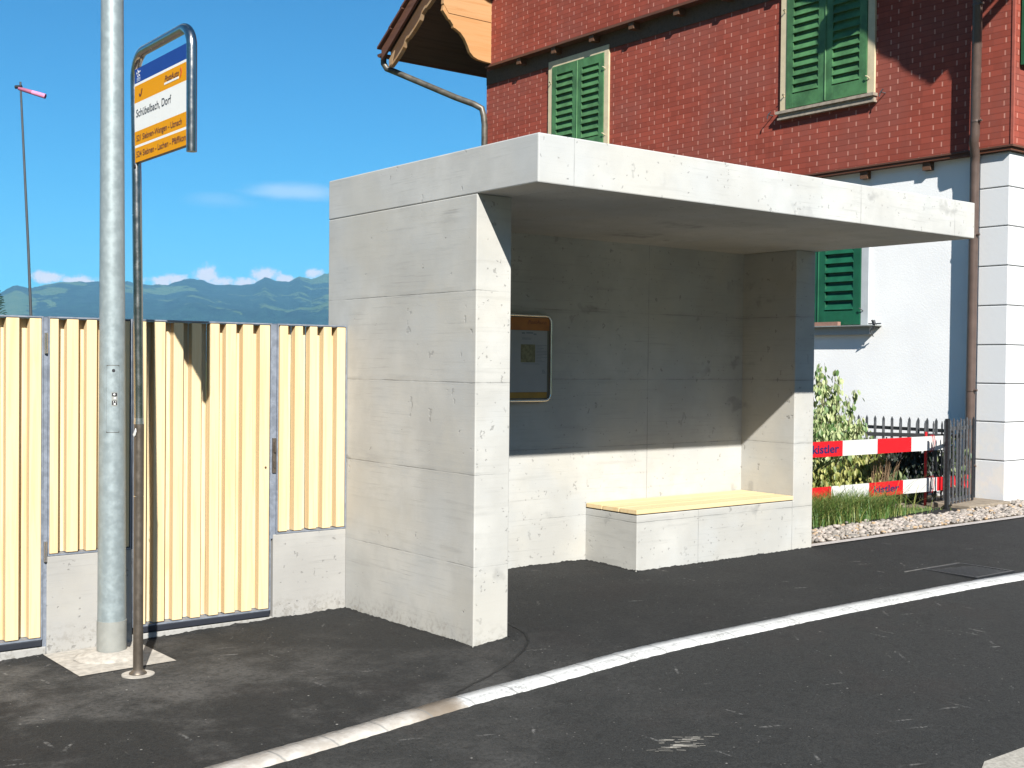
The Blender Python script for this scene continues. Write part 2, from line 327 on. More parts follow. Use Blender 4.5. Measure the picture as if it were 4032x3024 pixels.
# kerb stones: painted white to the right, dirty bare concrete at the left end, joints every 26 cm
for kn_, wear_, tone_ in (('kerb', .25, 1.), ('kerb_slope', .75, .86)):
    m, k, b = mat(kn_+'_paint'); p = k.pos(); x, y, z = k.sep(p)[0:3]
    n = k.noise(p, 9., 5., .65); nf = k.noise(p, 60., 4., .65)
    bare = k.mix(k.ramp(n, .35, .7), (.50, .45, .39), (.70, .66, .60))
    pa = k.ramp(k.m('ADD', x, k.m('MULTIPLY', k.m('SUBTRACT', n, .5), .15)), -.60, -.55)
    dirtyp = k.m('MULTIPLY', k.ramp(k.m('ABSOLUTE', k.m('ADD', x, .72)), .05, .2, 1., 0.), .8)
    bare = k.mix(dirtyp, bare, (.20, .15, .10))
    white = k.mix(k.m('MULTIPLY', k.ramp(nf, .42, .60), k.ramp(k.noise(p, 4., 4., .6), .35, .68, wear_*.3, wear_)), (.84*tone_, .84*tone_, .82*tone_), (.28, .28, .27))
    col = k.mix(pa, bare, white)
    jj = k.m('MULTIPLY', k.m('ABSOLUTE', k.m('SUBTRACT', k.m('FRACT', k.m('DIVIDE', k.m('ADD', k.m('ADD', x, k.m('MULTIPLY', y, .2)), k.m('MULTIPLY', nf, .01)), .27)), .5)), .27)
    col = k.mix(k.m('MULTIPLY', k.ramp(jj, .003, .008, 1., 0.), .6), col, (.25, .25, .24))
    setb(k, b, col, .75, 0., nf, .6, .006, .3); MT[kn_] = m
# far slopes
m, k, b = mat('hill_slopes'); p = k.pos(); x, y, z = k.sep(p)[0:3]
n = k.noise(k.scl(p, (1.5, .42, .9)), .0030, 6., .58, .5); n3 = k.ramp(k.noise(p, .02, 6., .75), .3, .7)
me = k.ramp(k.m('ADD', n, k.m('MULTIPLY', k.m('SUBTRACT', n3, .5), .07)), .535, .555)
forest = k.mix(n3, (.004, .022, .026), (.026, .078, .062)); mead = k.mix(n3, (.06, .13, .05), (.13, .19, .085))
v = k.n('ShaderNodeTexVoronoi', {'Vector': k.scl(p, (.006, .006, .006)), 'Scale': 1.})
dots = k.m('MULTIPLY', k.m('GREATER_THAN', k.sep(v.outputs['Color'])[0], .93), k.ramp(v.outputs['Distance'], .02, .05, 1., 0.))
col = k.mix(k.m('MULTIPLY', dots, me), k.mix(me, forest, mead), (.7, .68, .65))
setb(k, b, col, .95, 0., k.noise(p, .05, 4., .7), 1., 14., .1); MT['hill'] = m
m, k, b = mat('field'); p = k.pos()
setb(k, b, k.mix(k.noise(p, .05, 6., .6), (.06, .11, .03), (.13, .18, .06)), .95, 0.); MT['field'] = m

# ------------------------------------------------------------------ mesh helpers
COL = sc.collection
def mesh_obj(name, bm, material, parent=None, smooth=False, bevel=0.):
    me = bpy.data.meshes.new(name); bmesh.ops.recalc_face_normals(bm, faces=bm.faces); bm.to_mesh(me); bm.free()
    for q in (material if isinstance(material, (list, tuple)) else [material]): me.materials.append(MT[q] if isinstance(q, str) else q)
    if smooth: me.shade_smooth()
    o = bpy.data.objects.new(name, me); COL.objects.link(o)
    if parent is not None:
        o.parent = parent; o.matrix_parent_inverse = Matrix.Translation(-parent.location)
    if bevel:
        md = o.modifiers.new('bevel', 'BEVEL'); md.width = bevel; md.segments = 2; md.limit_method = 'ANGLE'
    return o
def thing(name, label, cat, loc=(0, 0, 0), group=None):
    o = bpy.data.objects.new(name, None); COL.objects.link(o); o.location = loc; o.empty_display_size = .1
    o['label'] = label; o['category'] = cat
    if group: o['group'] = group
    return o
def tag(o, label, cat, group=None, kind=None):
    o['label'] = label; o['category'] = cat
    if group: o['group'] = group
    if kind: o['kind'] = kind
    return o
def struct(o, label=None):
    o['kind'] = 'structure'
    if label: o['label'] = label
    return o
B_ = bmesh.new
def box(bm, x0, x1, y0, y1, z0, z1, mi=0, M=None):
    vs = [bm.verts.new(Vector(c)) for c in ((x0, y0, z0), (x1, y0, z0), (x1, y1, z0), (x0, y1, z0), (x0, y0, z1), (x1, y0, z1), (x1, y1, z1), (x0, y1, z1))]
    if M is not None:
        for v in vs: v.co = M @ v.co
    for f in ((0, 3, 2, 1), (4, 5, 6, 7), (0, 1, 5, 4), (1, 2, 6, 5), (2, 3, 7, 6), (3, 0, 4, 7)):
        bm.faces.new([vs[i] for i in f]).material_index = mi
    return vs
def bx(name, x0, x1, y0, y1, z0, z1, m, parent=None, bevel=0.):
    bm = B_(); box(bm, x0, x1, y0, y1, z0, z1); return mesh_obj(name, bm, m, parent, bevel=bevel)
def prism(bm, pts, ax, a, b, mi=0):
    """extrude polygon (2D points in the other two axes) along axis ax from a to b"""
    def P(p, t):
        c = list(p); c.insert(ax, t); return Vector(c)
    A = [bm.verts.new(P(p, a)) for p in pts]; Bv = [bm.verts.new(P(p, b)) for p in pts]
    bm.faces.new(A).material_index = mi; bm.faces.new(Bv[::-1]).material_index = mi
    n = len(pts)
    for i in range(n): bm.faces.new((A[i], Bv[i], Bv[(i+1) % n], A[(i+1) % n])).material_index = mi
def tube(bm, pts, r, seg=16, caps=True, mi=0):
    pts = [Vector(p) for p in pts]; rr = r if isinstance(r, (list, tuple)) else [r]*len(pts)
    rings = []; ref = None
    for i, p in enumerate(pts):
        d = (pts[min(i+1, len(pts)-1)] - pts[max(i-1, 0)]).normalized()
        if ref is None: ref = Vector((1, 0, 0)) if abs(d.x) < .9 else Vector((0, 1, 0))
        u = (ref - d*ref.dot(d)).normalized(); v = d.cross(u); ref = u
        rings.append([bm.verts.new(p + (u*math.cos(t)+v*math.sin(t))*rr[i]) for t in (2*math.pi*j/seg for j in range(seg))])
    for a, b in zip(rings, rings[1:]):
        for j in range(seg):
            f = bm.faces.new((a[j], a[(j+1) % seg], b[(j+1) % seg], b[j])); f.smooth = True; f.material_index = mi
    if caps:
        for rg in (rings[0][::-1], rings[-1]):
            f = bm.faces.new([bm.verts.new(v.co) for v in rg]); f.material_index = mi; f.smooth = False
def tb(name, pts, r, m, parent=None, seg=20):
    bm = B_(); tube(bm, pts, r, seg); return mesh_obj(name, bm, m, parent)
def arc(c, u, v, r, a0, a1, n=8):
    c, u, v = Vector(c), Vector(u), Vector(v)
    return [c + r*(u*math.cos(t)+v*math.sin(t)) for t in (R(a0)+(R(a1)-R(a0))*i/n for i in range(n+1))]
def lettering(body, M, m, parent, w=None, h=None, name='lettering', shear=0., bold=.0):
    """flat raised text; M maps local x (reading), y (up), z (out); left baseline corner at the origin"""
    cu = bpy.data.curves.new(name, 'FONT'); cu.body = body; cu.size = 1; cu.shear = shear; cu.extrude = .0; cu.offset = bold
    t = bpy.data.objects.new('tmp', cu); COL.objects.link(t)
    bpy.context.view_layer.update()
    me = bpy.data.meshes.new_from_object(t.evaluated_get(bpy.context.evaluated_depsgraph_get()))
    bpy.data.objects.remove(t); bpy.data.curves.remove(cu)
    xs = [v.co.x for v in me.vertices]; ys = [v.co.y for v in me.vertices]
    x0, x1 = min(xs), max(xs); sx = w/(x1-x0) if w else 1
    sy = h/.72 if h else sx
    for v in me.vertices:
        v.co = Vector(((v.co.x-x0)*sx, v.co.y*sy, 0)); v.co = M @ v.co
    me.materials.clear(); me.materials.append(MT[m]); me.name = name
    o = bpy.data.objects.new(name, me); COL.objects.link(o); o.parent = parent
    o.matrix_parent_inverse = Matrix.Translation(-parent.location)
    return o
def kid(o, parent):
    o.parent = parent
    o.matrix_parent_inverse = Matrix.Translation(-parent.location)      # parts themselves stand at the origin
    return o

# ------------------------------------------------------------------ ground height (thin-plate spline through measured levels)
CTRL = np.array([(-6,1.4,-.19),(-2.07,1.38,-.122),(-1.2,1.38,-.107),(-.5,1.38,-.09),(0,1.38,-.08),(-.05,.7,-.075),(0,0,-.064),(.23,0,-.041),(1.3,1.39,.035),(2,1.39,.035),(2,.85,.025),(3.94,.85,.03),(-1.6,.6,-.1),
(-6,-1.4,-.2),(-1.9,-.9,-.12),(-1.2,-.8,-.11),(-.5,-.65,-.095),(.2,-.5,-.075),(1.2,-.4,-.04),(2.2,-.35,-.015),(3.2,-.3,-.005),(5,-.35,.005),(8,-.4,.02),(14,-.8,.05),
(5.5,.85,.036),(8,.85,.045),(8,1.6,.05),(14,1.6,.08),(6,2.5,.05),(-6,-6,-.24),(-4,-5,-.2),(.5,-2.7,-.12),(5,-3,-.06),(8,-3,-.04),(14,-6,0),(14,-12,0),(-6,-12,-.24)])
_P = CTRL[:, :2]; _n = len(_P)
def _U(r2): return .5*r2*np.log(np.maximum(r2, 1e-12))
_K = _U(((_P[:, None]-_P[None])**2).sum(-1)) + 1e-3*np.eye(_n)
_A = np.zeros((_n+3, _n+3)); _A[:_n, :_n] = _K; _A[:_n, _n] = 1; _A[:_n, _n+1:] = _P; _A[_n, :_n] = 1; _A[_n+1:, :_n] = _P.T
_w = np.linalg.solve(_A, np.r_[CTRL[:, 2], 0, 0, 0])
def gz(x, y):
    x = min(max(x, -6), 14); y = min(max(y, -12), 3)
    return float(_w[:_n] @ _U((x-_P[:, 0])**2+(y-_P[:, 1])**2) + _w[_n] + _w[_n+1]*x + _w[_n+2]*y)
KX = [-12, -6, -3, -1.84, -1.235, -.87, -.53, .12, .58, 1.07, 1.5, 1.8, 2.24, 2.7, 3.18, 3.55, 4, 4.47, 6, 9, 14, 20]
KY = [-3.1, -1.55, -1.0, -.818, -.735, -.678, -.631, -.57, -.545, -.535, -.55, -.56, -.57, -.58, -.59, -.597, -.612, -.64, -.74, -.98, -1.45, -2.2]
def ky(x): return float(np.interp(x, KX, KY))
KW = .122; DROP = .012
def sheet(name, xs, yfun, m, dz=0., jag=0.):
    """grid over x in xs; yfun(x) -> list of y values"""
    bm = B_(); prev = None
    for x in xs:
        row = [bm.verts.new((x, y, gz(x, y)+dz)) for y in yfun(x)]
        if prev:
            for a, b, c, d in zip(prev, prev[1:], row[1:], row): bm.faces.new((a, b, c, d))
        prev = row
    return mesh_obj(name, bm, m, smooth=True)
xs_fine = [x*.1 for x in range(-120, 201)]
lin = lambda a, b, n: [a+(b-a)*i/n for i in range(n+1)]
pav = sheet('pavement', xs_fine, lambda x: lin(ky(x), 1.75, 22), 'asphalt'); struct(pav, 'dark asphalt pavement between the fence and the kerb')
road = sheet('road', xs_fine, lambda x: lin(-12., ky(x)-KW+.002, 34), 'asphalt_road', -DROP); struct(road, 'dark asphalt road in front of the white kerb')
bm = B_(); prev = None
for i in range(-300, 601):
    x = i*.03; y = ky(x); j = random.uniform(-.004, .004); j2 = random.uniform(-.004, .004)
    row = [bm.verts.new(c) for c in ((x, y+.004+j, gz(x, y)-.01), (x, y+j, gz(x, y)+.005), (x, y-KW*.55, gz(x, y)+.004), (x, y-KW*.72, gz(x, y)+.001), (x, y-KW+j2, gz(x, y)-DROP+.002), (x, y-KW-.004+j2, gz(x, y)-DROP-.02))]
    if prev:
        for q_, (a, b, c, d) in enumerate(zip(prev, prev[1:], row[1:], row)): bm.faces.new((a, b, c, d)).material_index = 1 if q_ >= 2 else 0
    prev = row
struct(mesh_obj('kerb', bm, ['kerb', 'kerb_slope'], smooth=True), 'low curved kerb painted white')
# pale concrete on the near side of the road
sl_ = sheet('roadside_slab', [x*.1 for x in range(5, 120)], lambda x: lin(-4.2, -2.58-.02*(x-.7) if x > .66 else -2.58-.75*(.66-x), 4), 'pale_slab', -DROP+.006); struct(sl_, 'pale concrete strip at the near edge of the road')
# wide ground with everything above resting on it
bm = B_(); NS = 96
rad = [0, 12, 30, 80, 200, 500, 1200, 2600, 4500, 6900]
prev = None
for r_ in rad:
    z = -.40 if r_ < 20 else -.40
    ring = [bm.verts.new((r_*math.cos(2*math.pi*j/NS), r_*math.sin(2*math.pi*j/NS), z)) for j in range(NS)] if r_ else [bm.verts.new((0, 0, z))]
    if prev:
        for j in range(NS):
            if len(prev) == 1: bm.faces.new((prev[0], ring[j], ring[(j+1) % NS]))
            else: bm.faces.new((prev[j], ring[j], ring[(j+1) % NS], prev[(j+1) % NS]))
    prev = ring
struct(mesh_obj('ground', bm, 'field'), 'green fields beyond the fence')
# garden soil behind fence and shelter, round the house
gs = sheet('garden_soil', lin(-12, 20, 64), lambda x: lin(1.40 if x < 3.96 else .98, 14., 24), 'dirt', -.012); struct(gs, 'bare garden soil beside the house')

# hills: ridge profile by direction (degrees from +Y towards +X, elevation angle)
RAZ = [-60, -30, -5, 5, 10, 14.46, 15.08, 15.65, 17.0, 18.43, 19.83, 20.7, 21.59, 22.0, 22.41, 22.75, 23.1, 23.66, 24.77, 25.41, 25.7, 25.97, 26.4, 27.04, 27.54, 28.11, 28.76, 31, 36, 45, 60, 90, 120]
REL = [3.2, 3.6, 3.0, 3.3, 3.1, 2.95, 3.29, 3.18, 3.50, 3.56, 3.60, 3.50, 3.52, 3.68, 3.83, 3.83, 3.76, 3.58, 3.60, 3.66, 3.84, 4.0, 3.83, 3.81, 4.07, 3.94, 4.22, 4.1, 4.6, 4.0, 4.4, 3.6, 3.0]
from mathutils import noise as mn
bm = B_(); prev = None; NR = 56
azs = [-60+i*.6 for i in range(110)] + [6+i*.07 for i in range(386)] + [33.1+i*.6 for i in range(145)]
for a in azs:
    e = float(np.interp(a, RAZ, REL)); H = 6000*math.tan(R(e))+1.5; row = []
    for j in range(NR+1):
        t = j/NR*1.18; r_ = 2800+3200*t
        x = CAM.x + r_*math.sin(R(a)); y = CAM.y + r_*math.cos(R(a))
        s_ = min(t, 1.)
        prof = .10*s_ + .90*s_**1.35
        nz_ = mn.fractal(Vector((x*.0011, y*.0011, 3.1)), 1., 2.1, 6)*.26*math.sin(math.pi*min(s_, 1.)) if s_ < 1 else 0
        hz = H*max(0, prof+nz_*.75)
        hz = min(hz, H*(r_/6000)*.985) if t < .97 else hz
        if t >= .97: hz += 5*mn.noise(Vector((x*.03, y*.03, 0)))+3*mn.noise(Vector((x*.09, y*.09, 0)))
        if t > 1: hz -= (t-1)*H*.9
        row.append(bm.verts.new((x, y, hz-.6)))
    if prev:
        for p0, p1, q1, q0 in zip(prev, prev[1:], row[1:], row): bm.faces.new((p0, p1, q1, q0))
    prev = row
struct(mesh_obj('hills', bm, 'hill', smooth=True), 'blue wooded hills with meadows along the horizon')

# unseen wooded valley side, added behind the camera to block low sky light
bm = B_(); prev = None
for a in [108+i*1.2 for i in range(169)]:
    e = 15.5+3.*mn.noise(Vector((a*.045, 0, 5.)))+1.2*mn.noise(Vector((a*.2, 0, 8.))); e *= min(1, (a-104)/22, (314-a)/22); row = []
    for j in range(25):
        t = j/22; r_ = 500+1500*t; x = CAM.x+r_*math.sin(R(a)); y = CAM.y+r_*math.cos(R(a)); H = 2000*math.tan(R(max(e, .3)))
        hz = H*min(t, 1)**1.25*(1+.12*mn.noise(Vector((x*.004, y*.004, 2)))) - max(0, t-1)*H*.8
        row.append(bm.verts.new((x, y, hz-.6)))
    if prev:
        for p0, p1, q1, q0 in zip(prev, prev[1:], row[1:], row): bm.faces.new((p0, p1, q1, q0))
    prev = row
struct(mesh_obj('hills', bm, 'hill', smooth=True), 'unseen wooded valley side behind the camera, added to block low sky light')

# ------------------------------------------------------------------ bus shelter
H1, H2, OV, TH, BK, WX, BF, DD = 2.39, 2.641, .523, .236, 1.394, 3.950, .853, 1.63
sh = thing('bus_shelter', 'open bare concrete bus shelter with flat cantilevered roof and three walls', 'bus shelter', (2, .8, 0))
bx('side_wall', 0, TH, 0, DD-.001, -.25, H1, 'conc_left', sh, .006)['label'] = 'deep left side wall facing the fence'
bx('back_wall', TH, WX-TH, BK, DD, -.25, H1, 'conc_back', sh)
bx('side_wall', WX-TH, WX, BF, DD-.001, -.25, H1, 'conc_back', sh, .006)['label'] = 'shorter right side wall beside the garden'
bx('roof', -.0015, WX+.0015, -OV, DD, H1, H2, 'conc_roof', sh, .007)
bn = thing('bench', 'concrete block bench topped with pale timber planks inside the shelter', 'bench', (2.9, 1.1, 0))
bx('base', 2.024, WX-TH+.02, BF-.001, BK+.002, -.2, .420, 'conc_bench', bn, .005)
w_ = (BK-BF)/3
for i in range(3):
    bx('plank', 2.018, WX-TH-.004, BF-.004+i*w_+(.004 if i else 0), BF-.004+(i+1)*w_-.006, .427, .459, 'bench_wood', bn, .003)
# timetable board on the back wall
tt = thing('timetable_board', 'amber and grey timetable board in a rounded steel frame on the shelter back wall', 'notice board', (1.3, BK, 1.5))
def rrect(x0, x1, z0, z1, r, n=6):
    out = []
    for cx, cz, a in ((x1-r, z1-r, 0), (x0+r, z1-r, 90), (x0+r, z0+r, 180), (x1-r, z0+r, 270)):
        out += [(cx+r*math.cos(R(a+90*i/n)), cz+r*math.sin(R(a+90*i/n))) for i in range(n+1)]
    return out
TX0, TX1, TZ0, TZ1, TY = .955, 1.630, 1.222, 1.812, BK-.045
bm = B_(); prism(bm, rrect(TX0, TX1, TZ0, TZ1, .045), 1, TY, BK-.002); mesh_obj('panel', bm, 'steel_dark', tt)
bm = B_(); pr = [(x, TY-.004, z) for x, z in rrect(TX0-.004, TX1+.004, TZ0-.004, TZ1+.004, .05)]; pr.append(pr[0]); pr.append(pr[1]); tube(bm, pr, .010, 8, False); mesh_obj('frame', bm, 'chrome', tt)
def flat(name, x0, x1, z0, z1, m, parent, y=TY-.002, t=.0012):
    bm = B_(); box(bm, x0, x1, y-t, y, z0, z1); return kid(mesh_obj(name, bm, m), parent)
flat('header', TX0+.012, TX1-.012, 1.712, TZ1-.012, 'board_orange', tt); flat('footer', TX0+.012, TX1-.03, 1.236, 1.276, 'board_amber', tt)
pp = flat('poster', TX0+.012, TX1-.03, 1.278, 1.710, 'paper', tt)
MB = Matrix.Translation((1.425, TY-.0036, 1.757)) @ Matrix(((1, 0, 0, 0), (0, 0, -1, 0), (0, 1, 0, 0), (0, 0, 0, 1)))
lettering('PostAuto', MB, 'ink_brown', tt, .165, .026, shear=.25)
bm = B_(); prism(bm, [(1.590, 1.742), (1.607, 1.752), (1.598, 1.765), (1.610, 1.752)], 1, TY-.0045, TY-.0035); mesh_obj('emblem', bm, 'logo_orange', tt)
pl_ = flat('printed_plan', 1.362, 1.49, 1.486, 1.612, 'olive_print', pp, TY-.0034)
bm = B_()
for zz, a, c in ((1.686, 1.37, 1.398), (1.688, 1.41, 1.47), (1.680, 1.475, 1.50), (1.655, 1.37, 1.455), (1.647, 1.37, 1.45), (1.474, 1.37, 1.53)):
    box(bm, a, c, TY-.0045, TY-.0034, zz, zz+(.010 if zz > 1.67 else .003))
for i in range(12): box(bm, 1.50, 1.50+random.uniform(.04, .10), TY-.0045, TY-.0034, 1.49+i*.0105, 1.4925+i*.0105)
for i in range(3): box(bm, 1.555, 1.575+i*.006, TY-.0045, TY-.0034, 1.43-i*.01, 1.434-i*.01)
kid(mesh_obj('small_print', bm, 'ink_grey'), pp)

# ------------------------------------------------------------------ fence
FY = 1.379
bx_ = thing('garden_wall', 'low pale concrete wall carrying the timber fence beside the shelter', 'wall', (-1.8, FY+.1, -.1))
bm = B_()
box(bm, -9., -2.72, FY, FY+.20, -.35, .425); box(bm, -1.836, -1.368, FY, FY+.20, -.35, .412); box(bm, -.503, -.001, FY, FY+.20, -.35, .424)
o = mesh_obj('base_wall', bm, 'conc_base', bx_, bevel=.004)
bm = B_(); box(bm, -2.719, -1.837, FY+.002, FY+.18, -.35, -.072); box(bm, -1.367, -.504, FY+.002, FY+.18, -.35, -.072); mesh_obj('threshold', bm, 'conc_base', bx_, bevel=.006)
FT = 1.704
def fence_panel(name, label, cat, x0, x1, zb, edges, wd, group=None, gate=False):
    """steel flat-bar frame with front battens (right edges given) and rear battens filling the gaps"""
    t = thing(name, label, cat, ((x0+x1)/2, FY+.05, zb), group)
    bm = B_(); f = .008; d0, d1 = FY-.002, FY+.115
    box(bm, x0, x1, d0, d1, FT-f, FT); box(bm, x0, x1, d0, d1, zb, zb+f)
    box(bm, x0, x0+f, d0, d1, zb+f, FT-f); box(bm, x1-f, x1, d0, d1, zb+f, FT-f)
    mesh_obj('frame', bm, 'frame_steel', t)
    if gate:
        bm = B_(); box(bm, x0+.004, x1-.004, FY-.0045, FY+.10, zb-.036, zb-.0005); mesh_obj('bottom_rail', bm, 'rail_reflection', t, bevel=.004)  # steel bottom edge with its dark reflection painted in as colour
    for e in edges:
        a = max(x0+f+.002, e-wd*random.uniform(.93, 1.10)); h = FT-f-.004
        bm = B_(); box(bm, a, e, FY+.002, FY+.058, zb+f+.003+random.uniform(0, .004), h)
        mesh_obj('front_batten', bm, 'larch', t, bevel=.0025)
    es = sorted(edges)
    cs = [(a+b-wd)/2 for a, b in zip(es, es[1:])]
    cs = [es[0]-wd-(es[1]-es[0]-wd)/2] + cs + [es[-1]+(es[1]-es[0]-wd)/2]
    for c in cs:
        a, b = max(x0+f+.001, c-wd*.49), min(x1-f-.001, c+wd*.49)
        if b-a > .015:
            bm = B_(); box(bm, a, b, FY+.066, FY+.110, zb+f+.003, FT-f-.003); mesh_obj('rear_batten', bm, 'larch', t)
    return t
P4 = [-.412+.1005*i for i in range(4)]+[-.014]
def jit(l): return [q+random.uniform(-.0025, .0025) for q in l]
fence_panel('timber_fence', 'narrow pale timber fence panel against the shelter wall, right of the gate latch', 'fence', -.484, -.004, .426, jit(P4), .0545, 'timber fence panels')
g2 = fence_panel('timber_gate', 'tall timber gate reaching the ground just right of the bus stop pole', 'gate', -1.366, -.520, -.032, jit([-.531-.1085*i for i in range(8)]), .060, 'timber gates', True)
fence_panel('timber_fence', 'timber fence panel on the low wall directly behind the grey lamp post', 'fence', -1.832, -1.376, .414, jit([-1.776+.1035*i for i in range(4)]+[-1.386]), .058, 'timber fence panels')
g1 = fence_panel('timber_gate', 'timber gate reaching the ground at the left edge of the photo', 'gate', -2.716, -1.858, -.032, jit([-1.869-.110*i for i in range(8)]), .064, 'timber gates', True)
fence_panel('timber_fence', 'long timber fence panel on the low wall beyond the left gate', 'fence', -4.9, -2.722, .427, [-2.735-.108*i for i in range(20)], .058, 'timber fence panels')
for i, (px, zb) in enumerate(((-.501, .40), (-1.8455, .40))):
    o = bx('gate_post', px-.0165 if i == 0 else px-.0115, px+.0155 if i == 0 else px+.0125, FY+.006, FY+.10, -.10 if i else .40, FT-.006, 'frame_steel', None)
    tag(o, ('grey steel gate post with latch between the tall gate and the narrow panel', 'slim grey steel hinge post between the left gate and the panel behind the lamp post')[i], 'post', 'steel gate posts')
    if i == 0:
        bm = B_(); box(bm, px-.011, px+.011, FY-.004, FY+.007, .80, 1.01); box(bm, px-.004, px+.006, FY-.010, FY-.003, .83, .87); box(bm, px-.005, px+.006, FY-.016, FY-.003, .925, .985)
        lk = mesh_obj('latch', bm, 'steel_dark'); kid(lk, o)
    else:
        for zc in (1.56, .44):
            bm = B_(); tube(bm, [(px+.001, FY-.004, zc-.055), (px+.001, FY-.004, zc+.055)], .0085, 10); kid(mesh_obj('hinge', bm, 'chrome'), o)
bm = B_(); tube(bm, [(-.556, FY-.001, .835), (-.556, FY+.004, .835)], .007, 12); kid(mesh_obj('keyhole', bm, 'bark'), g2)

# ------------------------------------------------------------------ lamp post with access door
LX, LY = -1.575, 1.117
lp = thing('lamp_post', 'tall galvanised grey lamp post standing in front of the timber fence', 'lamp post', (LX, LY, -.1))
bm = B_(); tube(bm, [(LX, LY, -.10), (LX, LY, .086)], .0765, 40); mesh_obj('sleeve', bm, 'galv_dull', lp)
bm = B_(); tube(bm, [(LX, LY, .084), (LX-.004, LY, 1.6), (LX-.012, LY, 3.4), (LX-.02, LY, 5.2), (LX-.03, LY, 7.0)], [.0735, .066, .0575, .050, .043], 40); mesh_obj('pole', bm, 'galv', lp)
bm = B_(); tube(bm, [(LX-.03, LY, 6.98), (LX-.03, LY-.05, 7.06), (LX-.03, LY-.5, 7.12)], .03, 12); box(bm, LX-.15, LX+.09, LY-1.05, LY-.45, 7.07, 7.16); mesh_obj('lamp_head', bm, 'galv_dull', lp)
def curved(bm, a0, a1, z0, z1, r0, r1, rr=.0, n=10, mi=0):
    """patch on the pole surface between angles (deg)"""
    prev = None
    for i in range(n+1):
        a = R(a0+(a1-a0)*i/n); cor = rr*(1-math.sin(math.pi*min(1, max(0, (i/n if i < n/2 else 1-i/n)*6/2))/1)) if rr and (i == 0 or i == n) else 0
        row = [bm.verts.new((LX-.003+q*math.cos(a), LY+q*math.sin(a), z)) for z, q in ((z0+cor, r0), (z1-cor, r1))]
        if prev: bm.faces.new((prev[0], row[0], row[1], prev[1])).material_index = mi
        prev = row
ra = lambda z: .0735-(.0075/1.516)*(z-.084)
bm = B_(); curved(bm, 226, 282, 1.090, 1.446, ra(1.09)+.0006, ra(1.446)+.0006); dr = mesh_obj('access_door', bm, 'steel_dark', lp)
bm = B_(); curved(bm, 227.2, 280.8, 1.0925, 1.4435, ra(1.09)+.0020, ra(1.446)+.0020, .004); mesh_obj('door_plate', bm, 'galv', lp)
ang = lambda a, z, e=0: (LX-.003+(ra(z)+e)*math.cos(R(a)), LY+(ra(z)+e)*math.sin(R(a)), z)
bm = B_(); tube(bm, [ang(256, 1.418, .001), ang(256, 1.418, .004)], .0085, 16); kid(mesh_obj('door_lock', bm, 'sign_black'), dr)
bm = B_(); curved(bm, 248, 273, 1.230, 1.303, ra(1.23)+.0026, ra(1.3)+.0026, n=5); st_ = kid(mesh_obj('number_sticker', bm, 'galv_dull'), dr)
bm = B_(); curved(bm, 250, 271, 1.236, 1.259, ra(1.23)+.0032, ra(1.3)+.0032, n=5); kid(mesh_obj('black_print', bm, 'sign_black'), dr); bm = B_(); curved(bm, 250, 271, 1.282, 1.300, ra(1.23)+.0032, ra(1.3)+.0032, n=5); kid(mesh_obj('black_print', bm, 'sign_black'), dr)
bm = B_()
for a, z, dw, h in ((256, 1.288, 7, .008), (258, 1.268, 4, .008), (263, 1.267, 3, .009), (255, 1.250, 3, .005), (264, 1.250, 3, .005), (257, 1.238, 8, .007)):
    curved(bm, a, a+dw, z, z+h, ra(z)+.0038, ra(z)+.0038, n=3)
kid(mesh_obj('white_print', bm, 'sign_white'), dr)
# mortar collar and concrete pad
pd = thing('post_footing', 'square pale concrete footing with a mortar collar round the lamp post', 'footing', (-1.6, 1.07, -.1))
bm = B_(); n_ = 14
grid = [[bm.verts.new((x, y, gz(x, y)+.004)) for y in lin(.778, FY-.001, n_)] for x in lin(-1.853, -1.352, n_)]
for a, b in zip(grid, grid[1:]):
    for i in range(n_): bm.faces.new((a[i], a[i+1], b[i+1], b[i]))
mesh_obj('pad', bm, 'conc_pad', pd)
bm = B_(); prevr = None
for r_, z in ((.185, .004), (.165, .014), (.13, .026), (.10, .034), (.07, .037)):
    ring = [bm.verts.new((LX-.01+r_*math.cos(2*math.pi*i/36)*(1+.03*math.sin(i*2.3)), LY-.012+r_*math.sin(2*math.pi*i/36), gz(LX, LY)+z)) for i in range(36)]
    if prevr:
        for i in range(36): bm.faces.new((prevr[i], prevr[(i+1) % 36], ring[(i+1) % 36], ring[i]))
    prevr = ring
mesh_obj('mortar_collar', bm, 'conc_pad', pd, smooth=True)

# ------------------------------------------------------------------ bus stop sign
SX = -1.61
ss = thing('bus_stop_sign', 'bus stop flag sign with blue, amber and white plate in a bent steel tube', 'bus stop sign', (SX, .635, -.09))
gb = gz(SX, .635)
bm = B_()
tube(bm, [(SX, .634, gb-.05), (SX, .635, 1.16)], .0245, 24); mesh_obj('lower_post', bm, 'steel_dark', ss)
bm = B_(); tube(bm, [(SX, .636, 1.155), (SX, .636, 1.185)], [.0262, .0240], 24); mesh_obj('coupling', bm, 'chrome', ss); bm = B_(); tube(bm, [(SX, .6355, .792), (SX, .6355, .797)], .0250, 24); mesh_obj('pipe_ring', bm, 'chrome', ss)
ra_ = .12; y0, y1, zt = .712, .0, 3.003
pts = [(SX, .637, 1.175), (SX, .660, 1.8), (SX, .683, 2.35), (SX, y0-.003, 2.82)] + arc((SX, y0-ra_, zt-ra_), (0, 1, 0), (0, 0, 1), ra_, 0, 90, 10) + arc((SX, y1+ra_*.85, zt-ra_*.85), (0, 1, 0), (0, 0, 1), ra_*.85, 90, 180, 10) + [(SX, y1-.004, 2.425)]
bm = B_(); tube(bm, pts, .0238, 28); mesh_obj('bent_tube', bm, 'stainless', ss)
